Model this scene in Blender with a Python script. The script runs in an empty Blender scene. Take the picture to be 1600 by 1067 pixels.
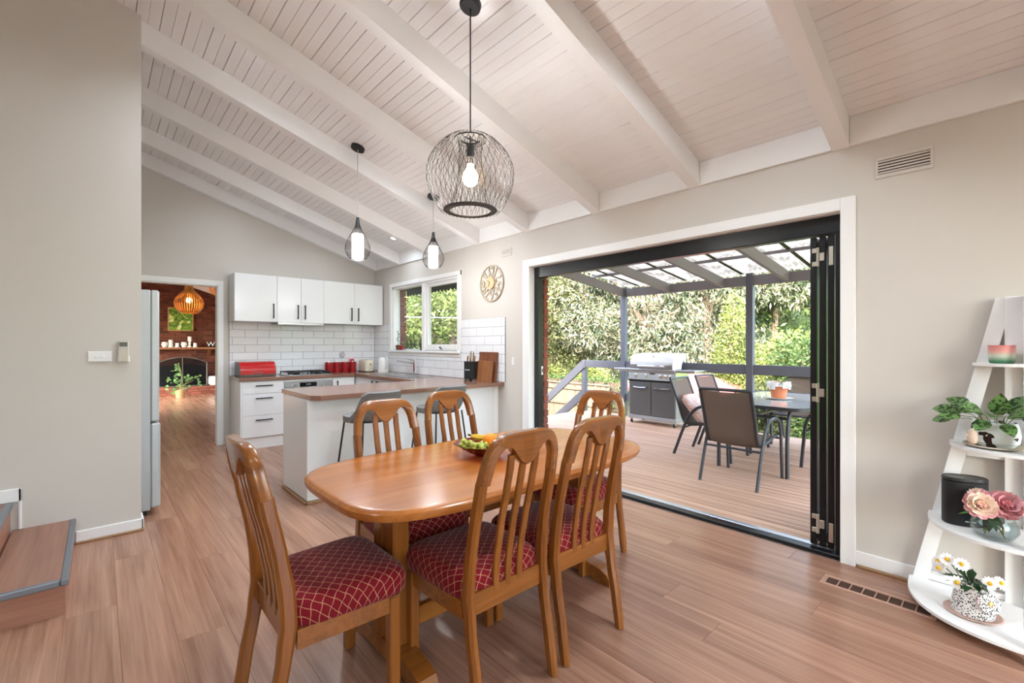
import bpy, math, random
import numpy as np
from mathutils import Vector, Matrix, Euler
random.seed(7); rng = np.random.default_rng(7)
C = bpy.context.scene.collection
sc = bpy.context.scene
# ---------------------------------------------------------------- camera
cam_d = bpy.data.cameras.new('camera'); cam = bpy.data.objects.new('camera', cam_d); C.objects.link(cam)
cam_d.lens = 16.0; cam_d.sensor_width = 36.0; cam_d.shift_y = 4.5/1600; cam_d.clip_start = 0.02; cam_d.clip_end = 400
YAW = math.radians(42.30)
cam.location = (0, 0, 1.32); cam.rotation_euler = (math.pi/2, 0, -YAW)
sc.camera = cam
# ---------------------------------------------------------------- world, sun, exposure
w = bpy.data.worlds.new('sky'); sc.world = w; w.use_nodes = True
nt = w.node_tree; nt.nodes.clear()
sky = nt.nodes.new('ShaderNodeTexSky'); sky.sky_type = 'NISHITA'; sky.sun_disc = False
sky.sun_elevation = math.radians(36); sky.sun_rotation = math.radians(246); sky.air_density = 1.0; sky.dust_density = 3.0; sky.ozone_density = 1.0
hs = nt.nodes.new('ShaderNodeHueSaturation'); hs.inputs['Saturation'].default_value = 0.75
bg = nt.nodes.new('ShaderNodeBackground'); bg.inputs['Strength'].default_value = 1.6
wo = nt.nodes.new('ShaderNodeOutputWorld')
nt.links.new(sky.outputs[0], hs.inputs['Color']); nt.links.new(hs.outputs[0], bg.inputs['Color']); nt.links.new(bg.outputs[0], wo.inputs['Surface'])
sun_d = bpy.data.lights.new('sun', 'SUN'); sun = bpy.data.objects.new('sun', sun_d); C.objects.link(sun)
sun_d.energy = 2.0; sun_d.angle = math.radians(2.0); sun_d.color = (1.0, 0.97, 0.92)
sun.rotation_euler = Vector((0.78, 0.33, -0.68)).to_track_quat('-Z', 'Y').to_euler()
sc.view_settings.view_transform = 'Standard'; sc.view_settings.look = 'None'; sc.view_settings.gamma = 1.0
sc.view_settings.use_curve_mapping = False; sc.view_settings.exposure = 0.85
DOWNLIGHT_W = 58.0
PENDANT_W = 100.0
# ---------------------------------------------------------------- helpers
def s2l(c):
    return tuple(((v/255)/12.92 if v/255 <= 0.04045 else ((v/255+0.055)/1.055)**2.4) for v in c[:3])
MATS = {}
def newmat(name):
    m = bpy.data.materials.new(name); m.use_nodes = True; nt = m.node_tree; nt.nodes.clear()
    out = nt.nodes.new('ShaderNodeOutputMaterial'); p = nt.nodes.new('ShaderNodeBsdfPrincipled')
    nt.links.new(p.outputs[0], out.inputs[0]); MATS[name] = m
    return m, nt, p, out
def N(nt, t, **kw):
    n = nt.nodes.new(t)
    for k, v in kw.items():
        if k.startswith('i_'): n.inputs[k[2:]].default_value = v
        else: setattr(n, k, v)
    return n
def plain(name, c, rough=0.5, metal=0.0, var=0.04, nscale=8.0, bump=0.0, coat=0.0, trans=0.0, ior=1.45, spec=0.5, rnd=0.0):
    """base colour with a little procedural variation; rnd = brightness change from object to object"""
    m, nt, p, out = newmat(name); L = nt.links.new
    col = s2l(c)
    p.inputs['Roughness'].default_value = rough; p.inputs['Metallic'].default_value = metal
    p.inputs['Coat Weight'].default_value = coat; p.inputs['Transmission Weight'].default_value = trans
    p.inputs['IOR'].default_value = ior; p.inputs['Specular IOR Level'].default_value = spec
    tc = N(nt, 'ShaderNodeTexCoord'); no = N(nt, 'ShaderNodeTexNoise'); no.inputs['Scale'].default_value = nscale; no.inputs['Detail'].default_value = 4
    L(tc.outputs['Object'], no.inputs['Vector'])
    mr = N(nt, 'ShaderNodeMapRange'); mr.inputs['To Min'].default_value = 1-var; mr.inputs['To Max'].default_value = 1+var
    L(no.outputs['Fac'], mr.inputs['Value'])
    last = mr.outputs[0]
    if rnd:
        oi = N(nt, 'ShaderNodeObjectInfo'); m2 = N(nt, 'ShaderNodeMapRange'); m2.inputs['To Min'].default_value = 1-rnd; m2.inputs['To Max'].default_value = 1+rnd
        L(oi.outputs['Random'], m2.inputs['Value']); mm = N(nt, 'ShaderNodeMath', operation='MULTIPLY'); L(last, mm.inputs[0]); L(m2.outputs[0], mm.inputs[1]); last = mm.outputs[0]
    mx = N(nt, 'ShaderNodeVectorMath', operation='SCALE'); mx.inputs[0].default_value = col; L(last, mx.inputs['Scale'])
    L(mx.outputs[0], p.inputs['Base Color'])
    if bump:
        b = N(nt, 'ShaderNodeBump'); b.inputs['Strength'].default_value = bump; b.inputs['Distance'].default_value = 0.01
        L(no.outputs['Fac'], b.inputs['Height']); L(b.outputs[0], p.inputs['Normal'])
    return m
def wood(name, c1, c2, axis=0, rough=0.4, scale=1.0, rnd=0.12, coat=0.0, fine=1.0, spec=0.5):
    """two-tone stretched grain along the given object axis, shifted from object to object"""
    m, nt, p, out = newmat(name); L = nt.links.new
    p.inputs['Roughness'].default_value = rough; p.inputs['Coat Weight'].default_value = coat; p.inputs['Coat Roughness'].default_value = 0.12
    p.inputs['Specular IOR Level'].default_value = spec
    tc = N(nt, 'ShaderNodeTexCoord'); oi = N(nt, 'ShaderNodeObjectInfo')
    cx = N(nt, 'ShaderNodeVectorMath', operation='SCALE'); cx.inputs[0].default_value = (37.0, 19.0, 53.0); L(oi.outputs['Random'], cx.inputs['Scale'])
    ad = N(nt, 'ShaderNodeVectorMath', operation='ADD'); L(tc.outputs['Object'], ad.inputs[0]); L(cx.outputs[0], ad.inputs[1])
    mp = N(nt, 'ShaderNodeMapping'); sv = [22*scale]*3; sv[axis] = 1.1*scale; mp.inputs['Scale'].default_value = sv
    L(ad.outputs[0], mp.inputs['Vector'])
    n1 = N(nt, 'ShaderNodeTexNoise'); n1.inputs['Scale'].default_value = 1.0; n1.inputs['Detail'].default_value = 6; n1.inputs['Roughness'].default_value = 0.6; n1.inputs['Distortion'].default_value = 0.7
    L(mp.outputs[0], n1.inputs['Vector'])
    mp2 = N(nt, 'ShaderNodeMapping'); sv = [160*scale*fine]*3; sv[axis] = 4*scale; mp2.inputs['Scale'].default_value = sv; L(ad.outputs[0], mp2.inputs['Vector'])
    n2 = N(nt, 'ShaderNodeTexNoise'); n2.inputs['Scale'].default_value = 1.0; n2.inputs['Detail'].default_value = 2; L(mp2.outputs[0], n2.inputs['Vector'])
    mxn = N(nt, 'ShaderNodeMix'); mxn.data_type = 'FLOAT'; mxn.inputs[0].default_value = 0.3; L(n1.outputs['Fac'], mxn.inputs[2]); L(n2.outputs['Fac'], mxn.inputs[3])
    rp = N(nt, 'ShaderNodeValToRGB'); rp.color_ramp.elements[0].position = 0.3; rp.color_ramp.elements[1].position = 0.7
    rp.color_ramp.elements[0].color = (*s2l(c1), 1); rp.color_ramp.elements[1].color = (*s2l(c2), 1); L(mxn.outputs[0], rp.inputs[0])
    mr = N(nt, 'ShaderNodeMapRange'); mr.inputs['To Min'].default_value = 1-rnd; mr.inputs['To Max'].default_value = 1+rnd; L(oi.outputs['Random'], mr.inputs['Value'])
    sc_ = N(nt, 'ShaderNodeVectorMath', operation='SCALE'); L(rp.outputs[0], sc_.inputs[0]); L(mr.outputs[0], sc_.inputs['Scale'])
    L(sc_.outputs[0], p.inputs['Base Color'])
    b = N(nt, 'ShaderNodeBump'); b.inputs['Strength'].default_value = 0.06; b.inputs['Distance'].default_value = 0.004; L(n2.outputs['Fac'], b.inputs['Height']); L(b.outputs[0], p.inputs['Normal'])
    return m
def islands(name, cols, rough=0.6, transl=0.0, bump=0.0, spec=0.3, patch=0.35, gain=1.0):
    """every separate leaf/brick of one mesh takes its own tone from a list"""
    m, nt, p, out = newmat(name); L = nt.links.new
    g = N(nt, 'ShaderNodeNewGeometry'); rp = N(nt, 'ShaderNodeValToRGB'); rp.color_ramp.interpolation = 'LINEAR'
    e = rp.color_ramp.elements
    while len(e) < len(cols): e.new(0.5)
    for k, c in enumerate(cols): e[k].position = k/(len(cols)-1); e[k].color = (*(v*gain for v in s2l(c)), 1)
    tc = N(nt, 'ShaderNodeTexCoord'); no = N(nt, 'ShaderNodeTexNoise'); no.inputs['Scale'].default_value = 1.3; no.inputs['Detail'].default_value = 3; L(tc.outputs['Object'], no.inputs['Vector'])
    mr = N(nt, 'ShaderNodeMapRange'); mr.inputs['From Min'].default_value = 0.3; mr.inputs['From Max'].default_value = 0.7; L(no.outputs['Fac'], mr.inputs['Value'])
    mx = N(nt, 'ShaderNodeMix'); mx.data_type = 'FLOAT'; mx.inputs[0].default_value = patch; L(g.outputs['Random Per Island'], mx.inputs[2]); L(mr.outputs[0], mx.inputs[3])
    L(mx.outputs[0], rp.inputs[0]); L(rp.outputs[0], p.inputs['Base Color'])
    p.inputs['Roughness'].default_value = rough; p.inputs['Specular IOR Level'].default_value = spec
    if transl:
        t = N(nt, 'ShaderNodeBsdfTranslucent'); L(rp.outputs[0], t.inputs[0]); ms = N(nt, 'ShaderNodeMixShader'); ms.inputs[0].default_value = transl
        L(p.outputs[0], ms.inputs[1]); L(t.outputs[0], ms.inputs[2]); L(ms.outputs[0], out.inputs[0])
    if bump:
        n3 = N(nt, 'ShaderNodeTexNoise'); n3.inputs['Scale'].default_value = 60; L(tc.outputs['Object'], n3.inputs['Vector'])
        b = N(nt, 'ShaderNodeBump'); b.inputs['Strength'].default_value = bump; b.inputs['Distance'].default_value = 0.01; L(n3.outputs['Fac'], b.inputs['Height']); L(b.outputs[0], p.inputs['Normal'])
    return m
def emit(name, c, strength):
    m, nt, p, out = newmat(name); p.inputs['Base Color'].default_value = (*s2l(c), 1)
    p.inputs['Emission Color'].default_value = (*s2l(c), 1); p.inputs['Emission Strength'].default_value = strength
    return m
def glass(name, tint=(255, 255, 255), rough=0.0, refl=0.08):
    """thin pane: mostly clear with a faint reflection"""
    m = bpy.data.materials.new(name); m.use_nodes = True; nt = m.node_tree; nt.nodes.clear(); MATS[name] = m
    out = N(nt, 'ShaderNodeOutputMaterial'); t = N(nt, 'ShaderNodeBsdfTransparent'); t.inputs[0].default_value = (*s2l(tint), 1)
    gl = N(nt, 'ShaderNodeBsdfGlossy'); gl.inputs['Roughness'].default_value = rough
    lw = N(nt, 'ShaderNodeLayerWeight'); lw.inputs[0].default_value = 0.5
    pw = N(nt, 'ShaderNodeMath', operation='POWER'); pw.inputs[1].default_value = 4.0; nt.links.new(lw.outputs['Facing'], pw.inputs[0])
    mr = N(nt, 'ShaderNodeMath', operation='MULTIPLY_ADD'); mr.inputs[1].default_value = 0.6; mr.inputs[2].default_value = refl*0.4; nt.links.new(pw.outputs[0], mr.inputs[0])
    ms = N(nt, 'ShaderNodeMixShader'); nt.links.new(mr.outputs[0], ms.inputs[0]); nt.links.new(t.outputs[0], ms.inputs[1]); nt.links.new(gl.outputs[0], ms.inputs[2]); nt.links.new(ms.outputs[0], out.inputs[0])
    return m

class M:
    """collects shapes into one mesh"""
    def __init__(s): s.v = []; s.f = []
    def add(s, vs, fs):
        b = len(s.v); s.v += [tuple(p) for p in vs]; s.f += [tuple(i+b for i in f) for f in fs]; return s
    def box(s, x0, x1, y0, y1, z0, z1, b=0.0, T=None):
        x0, x1 = min(x0, x1), max(x0, x1); y0, y1 = min(y0, y1), max(y0, y1); z0, z1 = min(z0, z1), max(z0, z1)
        b = min(b, (x1-x0)*.49, (y1-y0)*.49, (z1-z0)*.49)
        if b <= 0:
            vs = [(x, y, z) for x in (x0, x1) for y in (y0, y1) for z in (z0, z1)]
            fs = [(0, 1, 3, 2), (4, 6, 7, 5), (0, 4, 5, 1), (2, 3, 7, 6), (0, 2, 6, 4), (1, 5, 7, 3)]
        else:
            c = ((x0+x1)/2, (y0+y1)/2, (z0+z1)/2); h = ((x1-x0)/2, (y1-y0)/2, (z1-z0)/2)
            vs = []; ix = {}
            for sx in (-1, 1):
                for sy in (-1, 1):
                    for sz in (-1, 1):
                        S = (sx, sy, sz)
                        for a in range(3):
                            ix[(S, a)] = len(vs)
                            vs.append(tuple(c[k]+S[k]*(h[k]-(0 if k == a else b)) for k in range(3)))
            fs = []
            for a in range(3):
                u, v_ = (a+1) % 3, (a+2) % 3
                for sg in (-1, 1):
                    q = []
                    for (su, sv) in ((-1, -1), (1, -1), (1, 1), (-1, 1)):
                        S = [0, 0, 0]; S[a] = sg; S[u] = su; S[v_] = sv; q.append(ix[(tuple(S), a)])
                    fs.append(tuple(q if sg > 0 else q[::-1]))
                for su in (-1, 1):
                    for sv in (-1, 1):
                        A = [0, 0, 0]; A[u] = su; A[v_] = sv
                        P0 = list(A); P0[a] = -1; P1 = list(A); P1[a] = 1
                        q = [ix[(tuple(P0), u)], ix[(tuple(P1), u)], ix[(tuple(P1), v_)], ix[(tuple(P0), v_)]]
                        fs.append(tuple(q if su*sv < 0 else q[::-1]))
            for sx in (-1, 1):
                for sy in (-1, 1):
                    for sz in (-1, 1):
                        S = (sx, sy, sz); q = [ix[(S, 0)], ix[(S, 1)], ix[(S, 2)]]
                        fs.append(tuple(q if sx*sy*sz > 0 else q[::-1]))
        if T is not None: vs = [tuple(T @ Vector(p)) for p in vs]
        return s.add(vs, fs)
    def sweep(s, path, sec, up=(0, 0, 1), scales=None, closed=False, caps=True, transport=False):
        P = [Vector(p) for p in path]; n = len(P); k = len(sec); vs = []; fs = []
        up = Vector(up); prevN = None
        for i in range(n):
            if closed: t = P[(i+1) % n]-P[i-1]
            else: t = (P[1]-P[0]) if i == 0 else (P[-1]-P[-2]) if i == n-1 else (P[i+1]-P[i-1])
            t.normalize()
            if transport and prevN is not None:
                nn = prevN-t*prevN.dot(t)
                nn = nn.normalized() if nn.length > 1e-6 else t.orthogonal().normalized()
            else:
                nn = up-t*up.dot(t)
                nn = nn.normalized() if nn.length > 1e-4 else t.orthogonal().normalized()
            prevN = nn; bb = t.cross(nn)
            sc_ = 1.0 if scales is None else scales[i]
            sa, sb = sc_ if isinstance(sc_, tuple) else (sc_, sc_)
            for (a, b) in sec: vs.append(P[i]+bb*(a*sa)+nn*(b*sb))
        for i in range(n if closed else n-1):
            j = (i+1) % n
            for q in range(k):
                r = (q+1) % k; fs.append((i*k+q, i*k+r, j*k+r, j*k+q))
        if caps and not closed: fs.append(tuple(range(k))[::-1]); fs.append(tuple((n-1)*k+q for q in range(k)))
        return s.add(vs, fs)
    def tube(s, path, r, n=8, closed=False, caps=True, scales=None):
        return s.sweep(path, [(r*math.cos(2*math.pi*q/n), r*math.sin(2*math.pi*q/n)) for q in range(n)], up=(0.123, 0.057, 1), closed=closed, caps=caps, scales=scales, transport=True)
    def bar(s, path, w_, t_, up=(0, 0, 1), r=0.25, scales=None, closed=False):
        a, b = w_/2, t_/2; c = min(a, b)*2*r
        return s.sweep(path, [(a, -b+c), (a, b-c), (a-c, b), (-a+c, b), (-a, b-c), (-a, -b+c), (-a+c, -b), (a-c, -b)], up=up, scales=scales, closed=closed)
    def lathe(s, prof, n=24, c=(0, 0, 0), T=None, ang=2*math.pi):
        vs = []; fs = []; k = len(prof); full = ang > 6.28
        m = n if full else n+1
        for i in range(m):
            t = ang*i/n
            for (r, z) in prof: vs.append((c[0]+r*math.cos(t), c[1]+r*math.sin(t), c[2]+z))
        for i in range(n):
            j = (i+1) % m
            for q in range(k-1):
                if prof[q][0] < 1e-7 and prof[q+1][0] < 1e-7: continue
                fs.append((i*k+q, j*k+q, j*k+q+1, i*k+q+1))
        if T is not None: vs = [tuple(T @ Vector(p)) for p in vs]
        return s.add(vs, fs)
    def prism(s, poly, d0, d1, f):
        """2-D polygon extruded; f(a, b, d) gives the 3-D point"""
        k = len(poly); vs = [f(a, b, d0) for a, b in poly]+[f(a, b, d1) for a, b in poly]
        fs = [tuple(range(k))[::-1], tuple(range(k, 2*k))]+[(q, (q+1) % k, k+(q+1) % k, k+q) for q in range(k)]
        return s.add(vs, fs)
    def rings(s, R, caps=True, closed=True):
        k = len(R[0]); vs = [p for r in R for p in r]; fs = []
        for i in range(len(R)-1):
            for q in range(k if closed else k-1):
                r = (q+1) % k; fs.append((i*k+q, i*k+r, (i+1)*k+r, (i+1)*k+q))
        if caps: fs.append(tuple(range(k))[::-1]); fs.append(tuple((len(R)-1)*k+q for q in range(k)))
        return s.add(vs, fs)
    def ball(s, c, r, n=12, m=8, sc_=(1, 1, 1), T=None):
        prof = [(math.sin(math.pi*i/m), -math.cos(math.pi*i/m)) for i in range(m+1)]
        b = M().lathe(prof, n); vs = [Vector((p[0]*r*sc_[0], p[1]*r*sc_[1], p[2]*r*sc_[2])) for p in b.v]
        if T is not None: vs = [T @ p for p in vs]
        return s.add([p+Vector(c) for p in vs], b.f)
    def xf(s, T): s.v = [tuple(T @ Vector(p)) for p in s.v]; return s

ORG = {}
def link(o, parent, org):
    C.objects.link(o)
    if parent is not None:
        o.parent = parent; o.location = Vector(org)-ORG[parent.name]
    else: o.location = org
    ORG[o.name] = Vector(org)
def O(name, m, mat, parent=None, smooth=30, org=None):
    """one mesh object; the mesh is re-centred on its own box"""
    V = np.array(m.v, dtype=float)
    c = (V.min(0)+V.max(0))/2 if org is None else np.array(org, dtype=float)
    V = V-c
    me = bpy.data.meshes.new(name); me.from_pydata(V.tolist(), [], m.f); me.update()
    if smooth:
        me.shade_smooth(); me.set_sharp_from_angle(angle=math.radians(smooth))
    import bmesh
    bm = bmesh.new(); bm.from_mesh(me); bmesh.ops.remove_doubles(bm, verts=bm.verts, dist=1e-6); bmesh.ops.recalc_face_normals(bm, faces=bm.faces); bm.to_mesh(me); bm.free()
    me.materials.append(MATS[mat] if isinstance(mat, str) else mat)
    o = bpy.data.objects.new(name, me); link(o, parent, tuple(c)); return o
def big(name, V, k, mat, parent=None):
    """fast mesh of many k-gons, V = (n*k, 3)"""
    n = len(V)//k; c = V.mean(0); V = V-c
    me = bpy.data.meshes.new(name); me.vertices.add(len(V)); me.vertices.foreach_set('co', V.astype(np.float32).ravel())
    me.loops.add(len(V)); me.loops.foreach_set('vertex_index', np.arange(len(V), dtype=np.int32))
    me.polygons.add(n); me.polygons.foreach_set('loop_start', np.arange(0, len(V), k, dtype=np.int32))
    me.update(); me.validate()
    me.materials.append(MATS[mat]); o = bpy.data.objects.new(name, me); link(o, parent, tuple(c)); return o
def tag(o, label=None, cat=None, group=None, kind=None):
    if label: o['label'] = label
    if cat: o['category'] = cat
    if group: o['group'] = group
    if kind: o['kind'] = kind
    return o
def thing(name, label, cat, loc=(0, 0, 0), rz=0.0, group=None, local=False):
    o = bpy.data.objects.new(name, None); o.empty_display_size = 0.05; C.objects.link(o)
    o.location = loc; o.rotation_euler = (0, 0, rz); ORG[o.name] = Vector((0, 0, 0)) if local else Vector(loc)
    return tag(o, label, cat, group)
def copy_tree(o, parent=None):
    c = o.copy(); C.objects.link(c); c.parent = parent
    for ch in o.children: copy_tree(ch, c)
    return c
def S(name, m, mat, parent=None, smooth=30): return tag(O(name, m, mat, parent, smooth), kind='structure') if parent is None else O(name, m, mat, parent, smooth)
def text_mesh(txt, size, depth=0.0):
    cu = bpy.data.curves.new('lettering', 'FONT'); cu.body = txt; cu.size = size; cu.extrude = depth; cu.align_x = 'CENTER'; cu.align_y = 'CENTER'; cu.resolution_u = 3
    ob = bpy.data.objects.new('lettering', cu); C.objects.link(ob)
    dg = bpy.context.evaluated_depsgraph_get(); me = bpy.data.meshes.new_from_object(ob.evaluated_get(dg))
    m = M(); m.add([tuple(v.co) for v in me.vertices], [tuple(p.vertices) for p in me.polygons])
    bpy.data.objects.remove(ob); bpy.data.curves.remove(cu); bpy.data.meshes.remove(me); return m
def arc(c, r, a0, a1, n, f):
    return [f(c[0]+r*math.cos(a0+(a1-a0)*i/n), c[1]+r*math.sin(a0+(a1-a0)*i/n)) for i in range(n+1)]
def superell(a, b, e, n):
    out = []
    for i in range(n):
        t = 2*math.pi*i/n; ct, st = math.cos(t), math.sin(t)
        out.append((a*math.copysign(abs(ct)**(2/e), ct), b*math.copysign(abs(st)**(2/e), st)))
    return out
# ---------------------------------------------------------------- materials
plain('wall_paint', (210, 204, 196), 0.85, var=0.015, nscale=3, spec=0.2)
plain('white_paint', (240, 239, 237), 0.55, var=0.015, nscale=5, spec=0.35)
plain('ceiling_white', (240, 238, 236), 0.6, var=0.02, nscale=6, spec=0.3, rnd=0.012)
plain('floor_joint', (104, 72, 58), 0.9)
plain('joint_dark', (84, 76, 72), 0.9)
plain('white_gloss', (238, 238, 238), 0.22, var=0.008, nscale=3)
plain('cab_gap', (150, 150, 150), 0.7)
plain('tile_white', (236, 237, 240), 0.12, var=0.01, nscale=6, coat=0.3, rnd=0.012)
plain('grout', (112, 112, 116), 0.9)
plain('black_alu', (22, 23, 25), 0.32, var=0.08, spec=0.5)
plain('alu_sill', (196, 202, 210), 0.3, metal=0.7)
plain('black_metal', (24, 23, 24), 0.4)
plain('steel', (190, 190, 190), 0.28, metal=0.95, var=0.03, nscale=20)
plain('steel_hinge', (205, 198, 186), 0.35, metal=0.8)
plain('chrome', (225, 225, 228), 0.08, metal=1.0)
plain('fridge_steel', (190, 193, 194), 0.4, metal=0.3, var=0.02)
plain('dark_glass', (12, 12, 14), 0.08)
wood('floor_board', (126, 86, 67), (186, 142, 117), axis=1, rough=0.27, scale=0.5, rnd=0.06, spec=0.5)
wood('stair_wood', (128, 88, 72), (168, 124, 104), axis=1, rough=0.4, scale=0.6, rnd=0.03)
wood('stair_riser', (140, 92, 70), (178, 126, 102), axis=0, rough=0.4, scale=0.6, rnd=0.03)
wood('quad_oak', (150, 112, 74), (186, 146, 104), axis=1, rough=0.5)
wood('bench_wood', (118, 82, 66), (152, 112, 94), axis=0, rough=0.22, scale=0.8, rnd=0.0, coat=0.25)
wood('table_wood', (146, 80, 30), (192, 120, 58), axis=0, rough=0.24, scale=0.6, rnd=0.0, coat=0.12, spec=0.38)
wood('chair_wood', (110, 60, 19), (154, 92, 36), axis=2, rough=0.24, scale=0.8, rnd=0.02, coat=0.35)
wood('chair_wood_x', (116, 64, 21), (160, 97, 39), axis=0, rough=0.24, scale=0.8, rnd=0.02, coat=0.35)
wood('deck_wood', (162, 124, 100), (208, 172, 146), axis=1, rough=0.6, scale=0.7, rnd=0.1)
wood('board_dark', (92, 50, 30), (134, 78, 48), axis=2, rough=0.45)
wood('board_end', (112, 66, 34), (160, 104, 62), axis=2, rough=0.5, rnd=0.1)
wood('mantel_wood', (120, 78, 52), (160, 112, 78), axis=0, rough=0.5)
wood('lamp_ply', (208, 138, 58), (236, 172, 88), axis=2, rough=0.5)
wood('clock_wood', (176, 160, 138), (202, 188, 166), axis=2, rough=0.6)
wood('clock_disc', (206, 170, 128), (228, 196, 156), axis=1, rough=0.6)
wood('fence_pale', (84, 72, 60), (130, 117, 101), axis=2, rough=0.85, rnd=0.12)
wood('bark', (112, 90, 76), (164, 140, 124), axis=2, rough=0.9, scale=0.3)
wood('bark_dark', (70, 56, 46), (108, 92, 78), axis=2, rough=0.9, scale=0.3)
plain('deck_dark', (58, 46, 40), 0.9)
plain('grey_paint', (122, 119, 122), 0.6, var=0.04, bump=0.05)
plain('grey_paint_dark', (88, 90, 98), 0.6, var=0.04, bump=0.05)  # same grey paint made darker, to counter the sun on rails
plain('nosing', (126, 130, 136), 0.4, metal=0.5)
islands('brick', [(70, 38, 32), (104, 54, 42), (122, 66, 50), (88, 50, 42), (132, 78, 60), (110, 64, 54)], 0.85, bump=0.3, patch=0.2, gain=0.8)
plain('mortar', (112, 90, 80), 0.95)
plain('brick_piece', (134, 74, 58), 0.85, var=0.2, nscale=30, bump=0.3, rnd=0.25)
plain('soot', (16, 16, 18), 0.9)
plain('red_enamel', (190, 22, 26), 0.25, coat=0.4)
plain('red_canister', (158, 20, 30), 0.22, coat=0.5)
plain('white_plastic', (236, 236, 234), 0.35, var=0.01)
plain('cream_plastic', (222, 214, 196), 0.45)
plain('beige_plastic', (206, 198, 184), 0.5)
plain('lcd', (92, 92, 84), 0.3)
plain('knife_black', (34, 36, 38), 0.35)
plain('print_grey', (196, 198, 200), 0.5)
plain('stool_grey', (128, 127, 126), 0.9, var=0.12, nscale=120, bump=0.2, spec=0.2)
m_ = plain('sling', (126, 112, 102), 0.9, var=0.12, nscale=200, spec=0.2)
nt_ = m_.node_tree; tr_ = N(nt_, 'ShaderNodeBsdfTransparent'); mx_ = N(nt_, 'ShaderNodeMixShader'); mx_.inputs[0].default_value = 0.16
pb_ = [n for n in nt_.nodes if n.type == 'BSDF_PRINCIPLED'][0]; ou_ = [n for n in nt_.nodes if n.type == 'OUTPUT_MATERIAL'][0]
nt_.links.new(pb_.outputs[0], mx_.inputs[1]); nt_.links.new(tr_.outputs[0], mx_.inputs[2]); nt_.links.new(mx_.outputs[0], ou_.inputs[0])
plain('outdoor_frame', (66, 68, 72), 0.45, metal=0.3)
plain('bbq_grey', (92, 92, 92), 0.45, metal=0.2)
plain('bbq_hood', (206, 208, 210), 0.25, var=0.01)
plain('bbq_side', (150, 152, 154), 0.45, metal=0.3)
plain('rubber', (26, 26, 26), 0.6)
plain('terracotta', (214, 134, 96), 0.8)
plain('soil', (60, 44, 34), 0.95)
plain('leaf_mid', (96, 132, 60), 0.45, var=0.25, nscale=20, rnd=0.15)
plain('leaf_dark', (36, 70, 34), 0.4, var=0.25, nscale=20, rnd=0.15)
plain('leaf_ivy', (88, 122, 68), 0.45, var=0.4, nscale=12, rnd=0.2)
plain('stem_green', (110, 116, 60), 0.6)
plain('cushion_pink', (222, 188, 180), 0.9, var=0.15, nscale=40)
plain('piping_pink', (220, 150, 130), 0.9)
plain('candle_white', (240, 236, 228), 0.5)
plain('white_ceramic', (240, 238, 234), 0.25, coat=0.3)
plain('speaker_black', (30, 30, 32), 0.55, var=0.1, nscale=300)
plain('petal_peach', (252, 226, 206), 0.6, var=0.06, nscale=20, rnd=0.05)
plain('petal_pink', (246, 186, 192), 0.6, var=0.08, nscale=20, rnd=0.08)
plain('petal_white', (250, 250, 250), 0.6, var=0.02)
plain('daisy_eye', (244, 190, 30), 0.7, var=0.15, nscale=200)
plain('gold', (220, 170, 90), 0.25, metal=0.9)
plain('saucer_pink', (206, 172, 158), 0.5)
plain('saucer_tan', (196, 184, 166), 0.5)
plain('grape', (176, 186, 84), 0.25, var=0.12, nscale=60, rnd=0.12)
plain('orange', (246, 140, 24), 0.45, var=0.08, nscale=120, bump=0.15)
plain('banana', (232, 190, 60), 0.5, var=0.14, nscale=30, rnd=0.05)
plain('banana_tip', (84, 66, 40), 0.7)
plain('pink_plastic', (238, 140, 156), 0.4)
plain('awning_green', (62, 72, 44), 0.9, var=0.1)
plain('wire_grey', (66, 60, 54), 0.5, metal=0.3)
plain('wire_dark', (46, 44, 44), 0.35, metal=0.5)
plain('cord_black', (30, 28, 28), 0.6)
plain('cord_pale', (170, 166, 160), 0.5)
plain('roof_red', (150, 84, 80), 0.8, var=0.08)
plain('lawn', (92, 94, 52), 0.95, var=0.3, nscale=1.5)
plain('hill_green', (86, 104, 52), 0.95, var=0.4, nscale=0.6)
plain('paving', (92, 84, 76), 0.9, var=0.12, nscale=3)
plain('yard_wall', (150, 144, 136), 0.9)
emit('bulb_warm', (255, 226, 178), 22.0)
emit('tube_white', (255, 248, 240), 4.0)
emit('bulb_lounge', (255, 214, 150), 14.0)
emit('downlight_glow', (255, 246, 232), 14.0)
glass('pane', (246, 250, 250)); glass('bowl_glass', (236, 242, 242), refl=0.14); glass('smoke_glass', (228, 228, 230), refl=0.12)
glass('ruby_glass', (206, 120, 120), refl=0.16)
islands('gum_leaf', [(22, 34, 22), (52, 72, 50), (96, 114, 84), (132, 140, 108), (160, 148, 118), (190, 194, 170), (128, 90, 62)], 0.4, transl=0.15, spec=0.4, patch=0.3, gain=0.66)
islands('lime_leaf', [(60, 74, 36), (108, 122, 62), (152, 162, 92), (190, 196, 132)], 0.5, transl=0.25, patch=0.5, gain=0.8)
islands('green_leaf', [(30, 50, 26), (64, 88, 46), (104, 128, 70), (154, 168, 104)], 0.5, transl=0.2, patch=0.5, gain=0.75)
islands('olive_leaf', [(46, 56, 32), (92, 102, 58), (140, 144, 92), (184, 172, 124)], 0.55, transl=0.2, patch=0.5, gain=0.66)
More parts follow.
